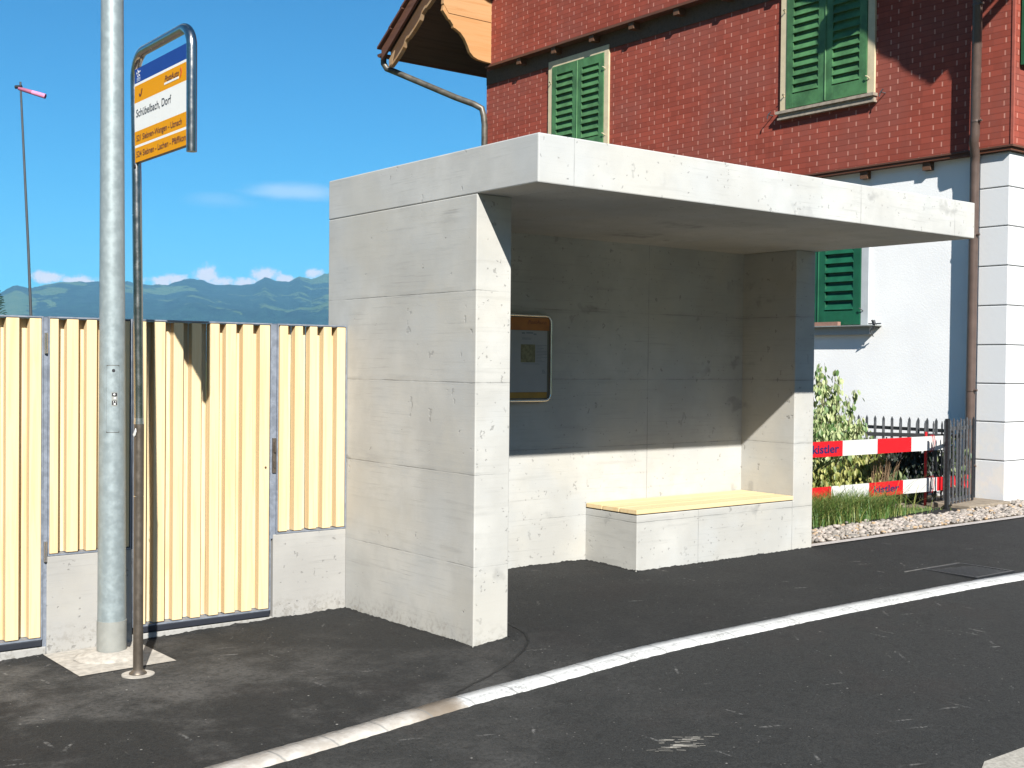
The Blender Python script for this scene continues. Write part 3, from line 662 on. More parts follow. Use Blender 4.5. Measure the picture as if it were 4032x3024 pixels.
bm = B_(); tube(bm, [(SX, .6345, gb-.004), (SX, .6345, gb+.006), (SX, .6345, gb+.012), (SX, .6345, gb+.026)], [.040, .044, .042, .025], 28); mesh_obj('base_flange', bm, 'steel_dark', ss)
bm = B_(); tube(bm, [(SX, .632, gb-.01), (SX, .632, gb+.0045)], .080, 32); mesh_obj('mortar_ring', bm, 'conc_pad', ss)
PX = SX-.012; PY0, PY1 = .682, .020
def plate(name, z0, z1, m, off=.0, y0=PY0, y1=PY1, par=None):
    bm = B_(); box(bm, PX-.0012-off, PX-off, y1, y0, z0, z1); o = mesh_obj(name, bm, m); return kid(o, par or ss)
bm = B_(); box(bm, PX, PX+.022, PY1, PY0-.003, 2.457, 2.922); pn = mesh_obj('sign_panel', bm, 'steel_dark', ss)
for z0, z1, m in ((2.850, 2.922, 'sign_blue'), (2.838, 2.850, 'sign_white'), (2.753, 2.838, 'sign_yellow'), (2.611, 2.753, 'sign_white'), (2.542, 2.611, 'sign_yellow'), (2.530, 2.542, 'sign_white'), (2.458, 2.530, 'sign_yellow')):
    plate('colour_band', z0, z1, m, par=pn)
def MS(y, z): return Matrix.Translation((PX-.0022, y, z)) @ Matrix(((0, 0, -1, 0), (-1, 0, 0, 0), (0, 1, 0, 0), (0, 0, 0, 1)))
lettering('Schübelbach, Dorf', MS(.656, 2.681), 'sign_black', pn, .450, .039, bold=.008)
lettering('521 Siebnen-Wangen - Uznach', MS(.652, 2.5610), 'ink_brown', pn, .575, .030, bold=.012)
lettering('524 Siebnen - Lachen - Pfäffikon', MS(.652, 2.4815), 'ink_brown', pn, .622, .030, bold=.012)
lettering('PostAuto', MS(.287, 2.7895), 'ink_brown', pn, .172, .030, shear=.28, bold=.015)
plate('underline', 2.777, 2.787, 'sign_white', .001, .292, .118, pn)
bm = B_(); pts_ = [(.620, 2.790), (.612, 2.779), (.598, 2.777), (.586, 2.786), (.576, 2.812), (.585, 2.812), (.594, 2.792), (.600, 2.786), (.609, 2.786), (.613, 2.796)]
prism(bm, pts_, 0, PX-.0028, PX-.0014); kid(mesh_obj('post_horn', bm, 'ink_brown'), pn)
bm = B_(); prism(bm, [(.105, 2.772), (.088, 2.786), (.080, 2.806), (.088, 2.826), (.100, 2.812), (.090, 2.806), (.098, 2.790)], 0, PX-.0028, PX-.0014); kid(mesh_obj('emblem', bm, 'logo_orange'), pn)
bm = B_()
for q in ([(.655, 2.904), (.640, 2.897), (.648, 2.890)], [(.638, 2.914), (.628, 2.902), (.634, 2.898)], [(.628, 2.900), (.605, 2.906), (.607, 2.900), (.630, 2.893)], [(.648, 2.888), (.632, 2.880), (.622, 2.892), (.627, 2.883), (.634, 2.875)], [(.622, 2.889), (.612, 2.878), (.609, 2.884)]):
    prism(bm, q, 0, PX-.0028, PX-.0014)
kid(mesh_obj('emblem', bm, 'sign_white'), pn)
bm = B_()
for i, z in enumerate((2.870, 2.864, 2.857)):
    for j in range(5): box(bm, PX-.0028, PX-.0014, .606+j*.0095, .613+j*.0095, z, z+.0035)
kid(mesh_obj('fine_print', bm, 'bluelite'), pn)
bm = B_(); prism(bm, [(.633, 1.115), (.612, 1.135), (.606, 1.118), (.616, 1.100), (.632, 1.092), (.648, 1.104), (.640, 1.108)], 0, SX-.0275, SX-.0245); mesh_obj('torn_sticker', bm, 'sign_white', ss)
bm = B_(); tube(bm, [(SX-.014, .668, 2.440), (SX-.020, .668, 2.440)], .010, 12); mesh_obj('bolt', bm, 'sign_black', ss)

# ------------------------------------------------------------------ drain, joint, roadside bits
def drape(name, pts, wd, m, dz):
    bm = B_(); prev = None; P = [Vector((*p, 0)) for p in pts]
    for i, p in enumerate(P):
        d = (P[min(i+1, len(P)-1)]-P[max(i-1, 0)]).normalized(); n = Vector((-d.y, d.x, 0)); w2 = wd*random.uniform(.35, .6)
        row = [bm.verts.new((q.x, q.y, gz(q.x, q.y)+dz)) for q in (p+n*w2, p-n*w2)]
        if prev: bm.faces.new((prev[0], row[0], row[1], prev[1]))
        prev = row
    return mesh_obj(name, bm, m)
cv = [(.43, .25), (.41, .2), (.39, .1), (.36, 0), (.28, -.13), (.17, -.23), (.02, -.32), (-.16, -.42), (-.38, -.52), (-.52, -.585), (-.585, -.64)]
cvf = [(np.interp(t, range(len(cv)), [c[0] for c in cv]), np.interp(t, range(len(cv)), [c[1] for c in cv])) for t in np.linspace(0, len(cv)-1, 46)]
cvf = [(a+random.uniform(-.004, .004), b+random.uniform(-.004, .004)) for a, b in cvf]
struct(drape('pavement_joint', cvf, .016, 'tar', .003), 'thin black tar joint curving from the shelter to the kerb')
dg = thing('drain_grate', 'dark square drain grate in the asphalt beside the white kerb', 'drain', (4.17, -.38, 0))
x0, x1, ya, yb = 3.93, 4.42, -.60, -.165; z_ = gz(4.17, -.38)+.007
bm = B_(); t_ = .022
box(bm, x0, x1, ya, ya+t_, z_-.02, z_); box(bm, x0, x1, yb-t_, yb, z_-.02, z_); box(bm, x0, x0+t_, ya+t_, yb-t_, z_-.02, z_); box(bm, x1-t_, x1, ya+t_, yb-t_, z_-.02, z_)
mesh_obj('frame', bm, 'black_iron', dg)
bm = B_()
for i in range(15): yy = ya+.03+i*.0265; box(bm, x0+t_+.001, x1-t_-.001, yy, yy+.013, z_-.02, z_-.003)
mesh_obj('bars', bm, 'black_iron', dg)
bm = B_(); box(bm, x0+.01, x1-.01, ya+.01, yb-.01, z_-.004-.018, z_-.012-.006); mesh_obj('pit', bm, 'tar', dg)
bm = B_(); box(bm, x0-.22, x1, yb+.001, yb+.010, z_-.02, z_+.001); mesh_obj('dusty_edge', bm, 'dust_grey', dg)
# ragged asphalt rim where the pavement meets the concrete
def rim(pts, nx, ny):
    prev = None; tot = 0
    (ax, ay), (cx, cyy) = pts; L = math.hypot(cx-ax, cyy-ay); n = int(L/.012)
    for i in range(n+1):
        q = i/n; x = ax+(cx-ax)*q; y = ay+(cyy-ay)*q; h = .003+.010*max(0, mn.noise(Vector((x*14, y*14, 1))))+random.uniform(0, .006); z = gz(x, y)
        row = [bm.verts.new(c) for c in ((x+nx*.022, y+ny*.022, z-.003), (x+nx*.008, y+ny*.008, z+h*.8), (x+nx*.0015, y+ny*.0015, z+h))]
        if prev:
            for a, b, c, d in zip(prev, prev[1:], row[1:], row): bm.faces.new((a, b, c, d))
        prev = row
bm = B_()
for pts, nx, ny in ((((0, 0), (0, FY)), -1, 0), (((0, 0), (TH, 0)), 0, -1), (((TH, 0), (TH, BK)), 1, 0), (((TH, BK), (2.024, BK)), 0, -1), (((2.024, BK), (2.024, BF)), -1, 0), (((2.024, BF), (WX, BF)), 0, -1), (((-1.35, FY), (0, FY)), 0, -1), (((-6, FY), (-1.855, FY)), 0, -1)):
    rim(pts, nx, ny)
struct(mesh_obj('pavement_rim', bm, 'asphalt', smooth=True), 'ragged asphalt edge along the foot of the concrete')
# chalky scrape marks on the road
bm = B_()
for i in range(46):
    cx, cyy = -.14+random.gauss(0, .07), -1.70+random.gauss(0, .035); l = random.uniform(.008, .035); a = -.6+random.uniform(-.15, .15)
    dxx, dyy = l*math.cos(a), l*math.sin(a); wv = random.uniform(.0012, .0028)
    bm.faces.new([bm.verts.new((cx+sx*dxx-sy*wv*math.sin(a), cyy+sx*dyy+sy*wv*math.cos(a), gz(cx, cyy)-DROP+.004)) for sx, sy in ((-1, -1), (1, -1), (1, 1), (-1, 1))])
struct(mesh_obj('road_scrape', bm, 'pale_slab'), 'pale scrape marks on the road surface')

# ------------------------------------------------------------------ garden strip beside the shelter
o = sheet('gravel_edging', lin(3.952, 12, 80), lambda x: [.853, .865, .92, .93], 'kerb_edge', .010); struct(o, 'pale edging between asphalt and pebble strip')
sheet_o = sheet('gravel_bed', lin(3.952, 12, 60), lambda x: lin(.935, 1.40, 4), 'dirt', .004); struct(sheet_o, 'sandy bed under the pebbles')
_ib = B_(); bmesh.ops.create_icosphere(_ib, subdivisions=2, radius=1); _iv = [v.co.copy() for v in _ib.verts]; _if = [[v.index for v in f.verts] for f in _ib.faces]; _ib.free()
def pebble(bm, c, s):
    M = Matrix.Rotation(random.uniform(0, 6.3), 3, 'Z') @ Matrix.Rotation(random.uniform(-.5, .5), 3, 'X') @ Matrix.Diagonal((s*random.uniform(.8, 1.3), s*random.uniform(.6, 1.), s*random.uniform(.45, .75)))
    o_ = Vector((random.random()*9, random.random()*9, random.random()*9))
    vs = [bm.verts.new(Vector(c)+(M @ v)*(1+.28*mn.noise(v*1.1+o_))) for v in _iv]
    for f in _if: bm.faces.new([vs[i] for i in f])
bm = B_()
for i in range(2600):
    x = 3.96+random.random()**.9*4.9; y = random.uniform(.95, 1.40)+ (random.uniform(0, .12) if random.random() < .12 else 0)
    if x > 8.0: y = random.uniform(.95, 1.55)
    s = random.uniform(.011, .027)
    pebble(bm, (x, y, gz(x, y)+.005+s*.3+(random.random()*.012)), s)
tag(mesh_obj('pebbles', bm, 'pebble', smooth=True), 'strip of pale rounded pebbles along the asphalt edge', 'pebbles', kind='stuff')
# dirt ledge and moss
def patch(name, pts, m, dz, label, kind='structure'):
    bm = B_(); c = bm.verts.new((sum(p[0] for p in pts)/len(pts), sum(p[1] for p in pts)/len(pts), gz(*pts[0])+dz+.01))
    vs = [bm.verts.new((p[0], p[1], gz(*p)+dz)) for p in pts]
    for i in range(len(vs)): bm.faces.new((c, vs[i], vs[(i+1) % len(vs)]))
    o = mesh_obj(name, bm, m, smooth=True); o['kind'] = kind; o['label'] = label
    if kind == 'stuff': o['category'] = 'moss'
    return o
blob = lambda cx, cyy, rx, ry, n=22: [(cx+rx*math.cos(t)*random.uniform(.85, 1.12), cyy+ry*math.sin(t)*random.uniform(.8, 1.15)) for t in (2*math.pi*i/n for i in range(n))]
patch('moss_patch', blob(6.55, 1.78, .42, .16), 'moss', .006, 'low green moss in front of the red post', 'stuff')

def blades(bm, n, cxf, hgt, lean=.35, wd=.0045):
    for _ in range(n):
        x, y = cxf(); h = hgt*random.uniform(.45, 1.); a = random.uniform(0, 6.28); l = h*lean*random.uniform(.2, 1.3); w2 = wd*random.uniform(.6, 1.3)
        z = gz(x, y)-.01; d = Vector((math.cos(a), math.sin(a), 0)); s = Vector((-d.y, d.x, 0)); pv = None
        for t in (0, .35, .7, 1):
            c = Vector((x, y, z)) + d*l*t*t + Vector((0, 0, h*(t-.15*t*t*lean*2)))
            ww = w2*(1-t*.85)
            rw = [bm.verts.new(c-s*ww), bm.verts.new(c+s*ww)]
            if pv: bm.faces.new((pv[0], pv[1], rw[1], rw[0]))
            pv = rw
def tuft(cx, cy, sx, sy): return lambda: (cx+random.gauss(0, sx), cy+random.gauss(0, sy))
bm = B_()
blades(bm, 1500, tuft(4.95, 1.75, .22, .12), .40, .9); blades(bm, 1500, tuft(5.55, 1.78, .22, .12), .40, .95); blades(bm, 800, tuft(6.10, 1.80, .16, .09), .34, 1.0); blades(bm, 60, tuft(5.9, 1.80, .5, .09), .62, .9)
blades(bm, 500, tuft(4.4, 1.65, .2, .1), .45, .5); blades(bm, 500, tuft(5.4, 1.62, .5, .05), .12, .6); blades(bm, 260, tuft(6.7, 1.76, .2, .06), .06, .6)
tag(mesh_obj('long_grass', bm, 'grass'), 'tuft of long green grass growing in front of the striped boards', 'grass', kind='stuff')
def leaf(bm, c, d, s, up_=Vector((0, 0, 1))):
    d = d.normalized(); u = d.cross(up_)
    u = u.normalized() if u.length > .01 else Vector((1, 0, 0)); n = u.cross(d)
    w2 = s*.26
    v = [bm.verts.new(c), bm.verts.new(c+d*s*.35+u*w2+n*s*.05), bm.verts.new(c+d*s*.75+u*w2*.8+n*s*.02), bm.verts.new(c+d*s-n*s*.12), bm.verts.new(c+d*s*.75-u*w2*.8+n*s*.02), bm.verts.new(c+d*s*.35-u*w2+n*s*.05), bm.verts.new(c+d*s*.5-n*s*.05)]
    for f in ((0, 1, 6), (1, 2, 6), (2, 3, 6), (3, 4, 6), (4, 5, 6), (5, 0, 6)): bm.faces.new([v[i] for i in f])
def shrub(name, label, base, stems, hgt, spread, lsize, lm, per=46, cat='shrub', lean=(0, 0), group=None, smat='bark'):
    t = thing(name, label, cat, (*base, gz(*base)), group); sb, lb = B_(), B_()
    for s in range(stems):
        a = random.uniform(0, 6.28); h = hgt*random.uniform(.6, 1.); rr = spread*math.sqrt(random.random())
        p0 = Vector((base[0]+random.gauss(0, spread*.2), base[1]+random.gauss(0, spread*.15), gz(*base)-.02))
        p2 = p0+Vector((rr*math.cos(a)+lean[0]*h, rr*math.sin(a)*.7+lean[1]*h, h)); p1 = (p0+p2)/2+Vector((random.gauss(0, .04), random.gauss(0, .04), h*.08))
        P = [p0*(1-q)**2+p1*2*q*(1-q)+p2*q*q for q in (0, .25, .5, .75, 1)]
        tube(sb, P, [.006, .005, .004, .003, .0015], 5)
        for i in range(per):
            q = .18+.82*random.random()**.8; c = p0*(1-q)**2+p1*2*q*(1-q)+p2*q*q
            off = Vector((random.gauss(0, 1), random.gauss(0, 1), random.gauss(0, .6))).normalized()*random.uniform(.0, .12)*(1.1-q*.5)
            leaf(lb, c+off, Vector((off.x, off.y, off.z*.5-.12+random.gauss(0, .03)))+Vector((random.gauss(0, .02), random.gauss(0, .02), 0)), lsize*random.uniform(.6, 1.15))
    mesh_obj('stems', sb, smat, t); mesh_obj('foliage', lb, lm, t)
    return t
shrub('shrub', 'tall thin cream and green shrub against the white house wall', (6.55, 2.75), 20, 1.52, .30, .080, 'leaf_var', 44, lean=(.06, 0), group='variegated shrubs')
shrub('shrub', 'dense cream and green shrub just right of the shelter behind the upper striped board', (6.05, 2.45), 40, 1.0, .46, .072, 'leaf_var', 50, group='variegated shrubs')
shrub('shrub', 'broad leafy shrub behind the lettered end of the upper board', (6.85, 2.80), 34, .98, .42, .075, 'leaf_var', 50, group='variegated shrubs')
shrub('shrub', 'yellow green shrub showing between the two striped boards next to the shelter', (5.75, 2.25), 34, .62, .42, .072, 'leaf_yellow', 46, group='yellow green shrubs')
shrub('shrub', 'small yellow green shrub between the boards left of the dry stems', (6.72, 2.38), 22, .64, .24, .070, 'leaf_yellow', 46, group='yellow green shrubs')
shrub('shrub', 'dark leafed bush filling the corner behind the red post', (7.5, 2.45), 70, .66, .55, .07, 'leaf_dark', 60)
shrub('ivy', 'sparse pale ivy sprig climbing left of the red post', (7.12, 2.2), 7, .45, .16, .095, 'leaf_green', 12, 'plant', group='ivy sprigs')
shrub('ivy', 'ivy sprig growing behind the iron gate bars', (7.75, 2.0), 9, .85, .20, .095, 'leaf_green', 14, 'plant', group='ivy sprigs')
t = thing('dry_plant', 'clump of bare brown stems leaning beside the red post', 'plant', (6.75, 2.15, .05)); bm = B_()
for i in range(46):
    x, y = 6.70+random.gauss(0, .10), 2.16+random.gauss(0, .05); a = random.uniform(-.1, .55)
    tube(bm, [(x, y, .03), (x+a*.2, y, .3), (x+a*.62, y+random.gauss(0, .04), random.uniform(.5, .78))], [.003, .0025, .001], 4, False)
mesh_obj('stems', bm, 'dry', t)

# striped safety boards tied to a red post
sb_ = thing('safety_barrier', 'two red and white striped boards tied to a thin red post before shrubs', 'barrier', (7.25, 1.97, .05))
def striped(z0, z1, xs, cols, y=1.955, til=0.):
    bm = B_()
    for a, b, c in zip(xs, xs[1:], cols): box(bm, a, b, y, y+.022, z0, z1, c)
    return mesh_obj('striped_board', bm, ['red_paint', 'white_paint'], sb_)
ub = striped(.618, .764, [4.65, 5.25, 5.803, 6.358, 6.933, 7.53], [1, 0, 1, 0, 1])
lb_ = striped(.190, .330, [4.50, 5.06, 5.635, 6.23, 6.80, 7.40, 7.985], [1, 0, 1, 0, 1, 0])
def MF(x, z, y=1.953): return Matrix.Translation((x, y, z)) @ Matrix(((1, 0, 0, 0), (0, 0, -1, 0), (0, 1, 0, 0), (0, 0, 0, 1)))
lettering('kistler', MF(5.345, .655), 'blue_ink', ub, .40, .080, bold=.02); lettering('kistler', MF(6.31, .228), 'blue_ink', lb_, .42, .072, bold=.02)
bm = B_(); tube(bm, [(7.247, 1.990, -.05), (7.240, 1.990, .81)], .014, 12); mesh_obj('post', bm, 'red_paint', sb_)
for zc in (.69, .26):
    for xo in (7.285, 7.318):
        bm = B_(); pr = [(xo+.012*math.sin(a), 1.966+.032*math.cos(a)*1., zc+.088*math.sin(a*1)) for a in (2*math.pi*i/20 for i in range(21))]; tube(bm, pr, .0028, 6, False); mesh_obj('tie_wire', bm, 'red_paint', sb_)
# iron gate and picket fence
ig = thing('iron_gate', 'small weathered iron gate of thin vertical bars beside the brown downpipe', 'gate', (7.09, 1.64, .05))
ux, uy = math.cos(R(10)), math.sin(R(10)); GP = lambda s, y=0: (7.09+ux*s-uy*y, 1.64+uy*s+ux*y)
bm = B_(); box(bm, 7.066, 7.098, 1.625, 1.655, 0, .965); mesh_obj('post', bm, 'black_iron', ig)
for i, s in enumerate((.055, .145, .235, .325, .405, .49, .57, .66)):
    x, y = GP(s); bm = B_(); wv = .010 if i < 7 else .015; zt = .955 if i % 2 else .94
    box(bm, x-wv, x+wv, y-.005, y+.005, .09, zt-.012); prism(bm, [(x-wv, zt-.012), (x+wv, zt-.012), (x, zt+.012)], 1, y-.005, y+.005); mesh_obj('bar', bm, 'grey_iron' if i < 7 else 'black_iron', ig)
for z in (.13, .86):
    x0_, y0_ = GP(0.01, .010); x1_, y1_ = GP(.67, .010); bm = B_()
    M = Matrix.Translation((x0_, y0_, z)) @ Matrix.Rotation(R(10), 4, 'Z'); box(bm, 0, .67, 0, .010, -.018, .018, M=M); mesh_obj('rail', bm, 'grey_iron', ig)
bm = B_(); tube(bm, [(7.13, 1.635, .47), (7.13, 1.61, .50), (7.17, 1.60, .50)], .006, 6); tube(bm, [(7.11, 1.63, .40), (7.12, 1.62, .56)], .012, 6); mesh_obj('latch', bm, 'black_iron', ig)
pf = thing('picket_fence', 'low black iron fence with pointed pickets running beside the white house wall', 'fence', (7.5, 2.5, .05))
for i in range(12):
    y = 1.93+i*.1085; bm = B_(); x = 7.5; wv = .015
    box(bm, x-.004, x+.004, y-wv, y+wv, .08, .915); prism(bm, [(y-wv, .915), (y+wv, .915), (y, .945)], 0, x-.004, x+.004); mesh_obj('picket', bm, 'grey_iron', pf)
for z in (.20, .815):
    bm = B_(); box(bm, 7.508, 7.535, 1.85, 3.20, z-.018, z+.018); mesh_obj('rail', bm, 'black_iron', pf)
pg = thing('open_gate_leaf', 'black picket gate leaf standing open behind the striped boards', 'gate', (7.62, 1.75, .05))
for i in range(11):
    s = .06+i*.085; x, y = 7.66-.55*s, 1.80+.83*s; bm = B_()
    box(bm, x-.012, x+.012, y-.004, y+.004, .08, .88); prism(bm, [(x-.012, .88), (x+.012, .88), (x, .915)], 1, y-.004, y+.004); mesh_obj('picket', bm, 'grey_iron', pg)
for z in (.2, .76):
    bm = B_(); M = Matrix.Translation((7.66, 1.80, z)) @ Matrix.Rotation(math.atan2(.83, -.55), 4, 'Z'); box(bm, 0, 1.0, -.012, .012, -.02, .02, M=M); mesh_obj('rail', bm, 'black_iron', pg)
o = bx('paving_stone', 7.25, 8.04, 1.48, 1.93, 0, .085, 'stone_slab', None, .012); tag(o, 'flat tan paving stone under the iron gate', 'paving stone')
o = bx('paving_stone', 6.62, 7.0, 2.05, 2.4, 0, .075, 'stone_slab', None, .012); tag(o, 'shaded flat stone behind the moss and red post', 'paving stone')

# ------------------------------------------------------------------ house
XR, XU, XW, XQ = 8.09, 7.93, 8.195, 8.15
hs = thing('house', 'two storey house with red shingle gable, green shutters and white ground floor', 'house', (12, 6.2, 0))
bm = B_(); box(bm, XW, 17.5, 1.70, 10.98, -.3, 3.80); mesh_obj('white_wall', bm, 'render', hs)
bm = B_()
ZQ = [-.3, .489, .904, 1.315, 1.731, 2.154, 2.578, 3.0, 3.416, 3.788]
for i, (a, b) in enumerate(zip(ZQ, ZQ[1:])):
    box(bm, XQ, 8.62, 1.634, 1.975, a+.006, b-.006)
mesh_obj('quoins', bm, 'quoin', hs, bevel=.006)
bm = B_(); box(bm, XQ+.014, 8.60, 1.648, 1.961, -.2, 3.795); mesh_obj('quoin_joints', bm, 'groove', hs)
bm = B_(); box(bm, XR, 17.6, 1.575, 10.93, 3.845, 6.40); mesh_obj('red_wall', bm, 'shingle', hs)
bm = B_(); box(bm, XR-.012, 17.6, 1.562, 10.935, 3.825, 3.845); box(bm, XR+.002, 17.5, 1.59, 10.92, 3.79, 3.825); mesh_obj('drip_edge', bm, 'verge_wood', hs)
bm = B_(); box(bm, XR-.010, XR+.012, 1.560, 1.590, 3.846, 6.38); mesh_obj('corner_trim', bm, 'red_trim', hs)
RY = 6.25; SLP = .70; EV = 12.40                 # ridge position, slope, eave
zt_ = lambda y: 6.86 + SLP*(EV-RY-abs(y-RY))     # top of tiles
TK = .30
bm = B_(); pts = [(1.85, 6.38), (10.62, 6.38), (10.62, zt_(10.62)-TK), (RY, zt_(RY)-TK), (1.88, zt_(1.88)-TK)]
pts = [(1.88, 6.38)]+pts[1:]
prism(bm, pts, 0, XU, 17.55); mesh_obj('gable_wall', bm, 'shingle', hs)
bx('band_board', XR-.014, XR+.01, 1.60, 10.92, 6.115, 6.344, 'dark_wood', hs)  # dark fascia, carried lower to darken the shadow band under the ledge
bm = B_(); box(bm, XU-.012, XR+.05, 1.70, 10.76, 6.345, 6.38); mesh_obj('ledge', bm, 'verge_wood', hs)
for y in (9.89, 9.02, 8.14, 7.29, 6.40, 5.52, 4.63, 3.76, 2.9, 2.05):
    bx('beam_end', XU+.015, XR-.015, y-.05, y+.05, 6.255, 6.344, 'beam_wood', hs)
for y in (2.555+.06, 3.392+.06, 4.29, 5.13, 6.0): bx('beam_end', XR+.03, XW+.01, y-.05, y+.05, 3.70, 3.789, 'beam_wood', hs)
# roof: two tiled slopes with stepped tile courses, boarded soffit
for sgn in (1, -1):
    Y = lambda y: y if sgn > 0 else 2*RY-y
    bm = B_(); n = 17; yy = lin(EV, RY, n)
    for i, (a, b) in enumerate(zip(yy, yy[1:])):
        za, zb = zt_(a), zt_(b); x = 6.86; seg = 30
        for j in range(seg):
            xa, xb = x+j*.36, x+(j+1)*.36-.01
            if j > 2 and i > 0: xa, xb = x+j*.36, x+(j+1)*.36-.002
            ps = [(Y(a+.03), za-.02-.021), (Y(a+.03), za+.018-.021), (Y(b-.02), zb+.014), (Y(b-.02), zb-.03)]
            prism(bm, ps, 0, xa, xb)
    mesh_obj('roof_tiles', bm, 'tile', hs)
    bm = B_(); prism(bm, [(Y(EV-.16), zt_(EV-.16)-.045), (Y(RY), zt_(RY)-.045), (Y(RY), zt_(RY)-TK), (Y(EV-.16), zt_(EV-.16)-TK)], 0, 7.02, 17.6); mesh_obj('soffit', bm, 'dark_wood', hs)
    bm = B_(); prism(bm, [(Y(EV-.02), zt_(EV-.02)-.05), (Y(RY), zt_(RY)-.05), (Y(RY), zt_(RY)-.24), (Y(EV-.02), zt_(EV-.02)-.24)], 0, 6.92, 6.965)
    mesh_obj('verge_board', bm, 'verge_wood', hs)
    # scalloped barge board
    bm = B_(); pts = []; L = EV-RY-.22; n = 120
    for i in range(n+1):
        q = i/n; y = EV-.20-q*(L); fr = (q*L/.52) % 1.
        dep = .46 + (.030*math.sin(math.pi*fr) if fr < .8 else -.028)
        pts.append((Y(y), zt_(y)-dep))
    pts = pts+[(Y(RY), zt_(RY)-.23), (Y(EV-.20), zt_(EV-.20)-.23)]
    prism(bm, pts, 0, 7.0, 7.018); mesh_obj('barge_board', bm, 'dark_wood', hs)
    bm = B_(); 
    lo = pts[:n+1]; th = .0
    for a, b in zip(lo, lo[1:]):
        vs = [bm.verts.new((6.998, a[0], a[1]+.004)), bm.verts.new((7.062, a[0], a[1]-.012)), bm.verts.new((7.062, b[0], b[1]-.012)), bm.verts.new((6.998, b[0], b[1]+.004)),
              bm.verts.new((6.998, a[0], a[1]-.040)), bm.verts.new((7.062, a[0], a[1]-.05)), bm.verts.new((7.062, b[0], b[1]-.05)), bm.verts.new((6.998, b[0], b[1]-.040))]
        for f in ((0, 1, 2, 3), (7, 6, 5, 4), (0, 3, 7, 4), (1, 5, 6, 2)): bm.faces.new([vs[i] for i in f])
    mesh_obj('scalloped_trim', bm, 'trim_wood', hs)
    bm = B_(); prism(bm, [(Y(EV-.33), zt_(EV-.33)-.34), (Y(EV-.16), zt_(EV-.16)-.34), (Y(EV-.16), zt_(EV-.16)-.47), (Y(EV-.24), zt_(EV-.24)-.49)], 0, 6.985, 7.07); mesh_obj('rafter_tail', bm, 'trim_wood', hs)
    # console bracket under the overhang
    yb = 10.60 if sgn > 0 else 1.90
    out = [(6.97, 7.17), (6.95, 7.08), (7.04, 6.98), (7.06, 6.955), (7.09, 6.95), (7.15, 6.88), (7.16, 6.84), (7.20, 6.83), (7.30, 6.78), (7.38, 6.70), (7.44, 6.60), (7.49, 6.50), (7.56, 6.44), (7.65, 6.41), (7.80, 6.395), (7.965, 6.39), (7.965, 7.02), (7.0, 7.17)]
    bm = B_(); prism(bm, [(a+.02, b+.01) for a, b in out[:-2]]+[(7.965, 7.055), (7.08, 7.055)], 1, yb if sgn > 0 else yb-.07, yb+.07 if sgn > 0 else yb); mesh_obj('console_bracket', bm, 'eave_wood', hs, bevel=.004)
    bm = B_(); prism(bm, [(7.08, 7.066), (7.965, 7.066), (7.965, 7.42), (7.0, 7.42), (6.98, 7.2)], 1, yb if sgn > 0 else yb-.07, yb+.07 if sgn > 0 else yb); mesh_obj('purlin', bm, 'eave_wood', hs)
    # gutter
    yg = Y(EV+.07); bm = B_(); prev = None
    for x in (6.93, 17.6):
        row = [bm.verts.new((x, yg+.062*math.cos(t), zt_(EV)-.10+.062*math.sin(t))) for t in (math.pi+math.pi*i/10 for i in range(11))]
        if prev:
            for a, b, c, d in zip(prev, prev[1:], row[1:], row): bm.faces.new((a, b, c, d))
        else: bm.faces.new(row)
        prev = row
    mesh_obj('gutter', bm, 'verge_wood', hs)
bm = B_(); ze = zt_(EV)-.17
pth = [(7.02, EV+.07, ze+.02)] + [(7.02, EV+.07, ze-.08), (7.06, EV+.03, ze-.17), (7.15, EV-.06, ze-.22)] + [(7.72, 11.30, 5.93), (7.90, 11.03, 5.80)] + [(7.985, 10.92, 5.72), (8.01, 10.90, 5.60), (8.02, 10.885, 5.45), (8.02, 10.885, 3.9), (8.12, 10.885, 3.75), (8.12, 10.885, 0)]
tube(bm, pth, .052, 16); mesh_obj('downpipe', bm, 'grey_pipe', hs)
bm = B_(); tube(bm, [(7.05, .10, 6.6), (7.08, .12, 6.45), (7.75, 1.62, 5.68), (7.92, 1.88, 5.52), (7.965, 1.922, 5.40), (7.965, 1.93, 3.98), (7.985, 1.955, 3.90), (8.075, 1.99, 3.78), (8.09, 2.0, 3.68), (8.09, 2.01, .1)], .050, 18); mesh_obj('downpipe', bm, 'brown_pipe', hs)
for z, x in ((5.36, 7.965), (4.12, 7.965), (2.92, 8.09), (1.24, 8.09), (.42, 8.09)):
    bm = B_(); tube(bm, [(x, 1.925 if z > 4 else 2.003, z-.012), (x, 1.925 if z > 4 else 2.003, z+.012)], .055, 16); tube(bm, [(x-.02, (1.925 if z > 4 else 2.003)-.05, z), (x-.02, (1.925 if z > 4 else 2.003)-.085, z)], .012, 8); mesh_obj('pipe_bracket', bm, 'brown_pipe', hs)

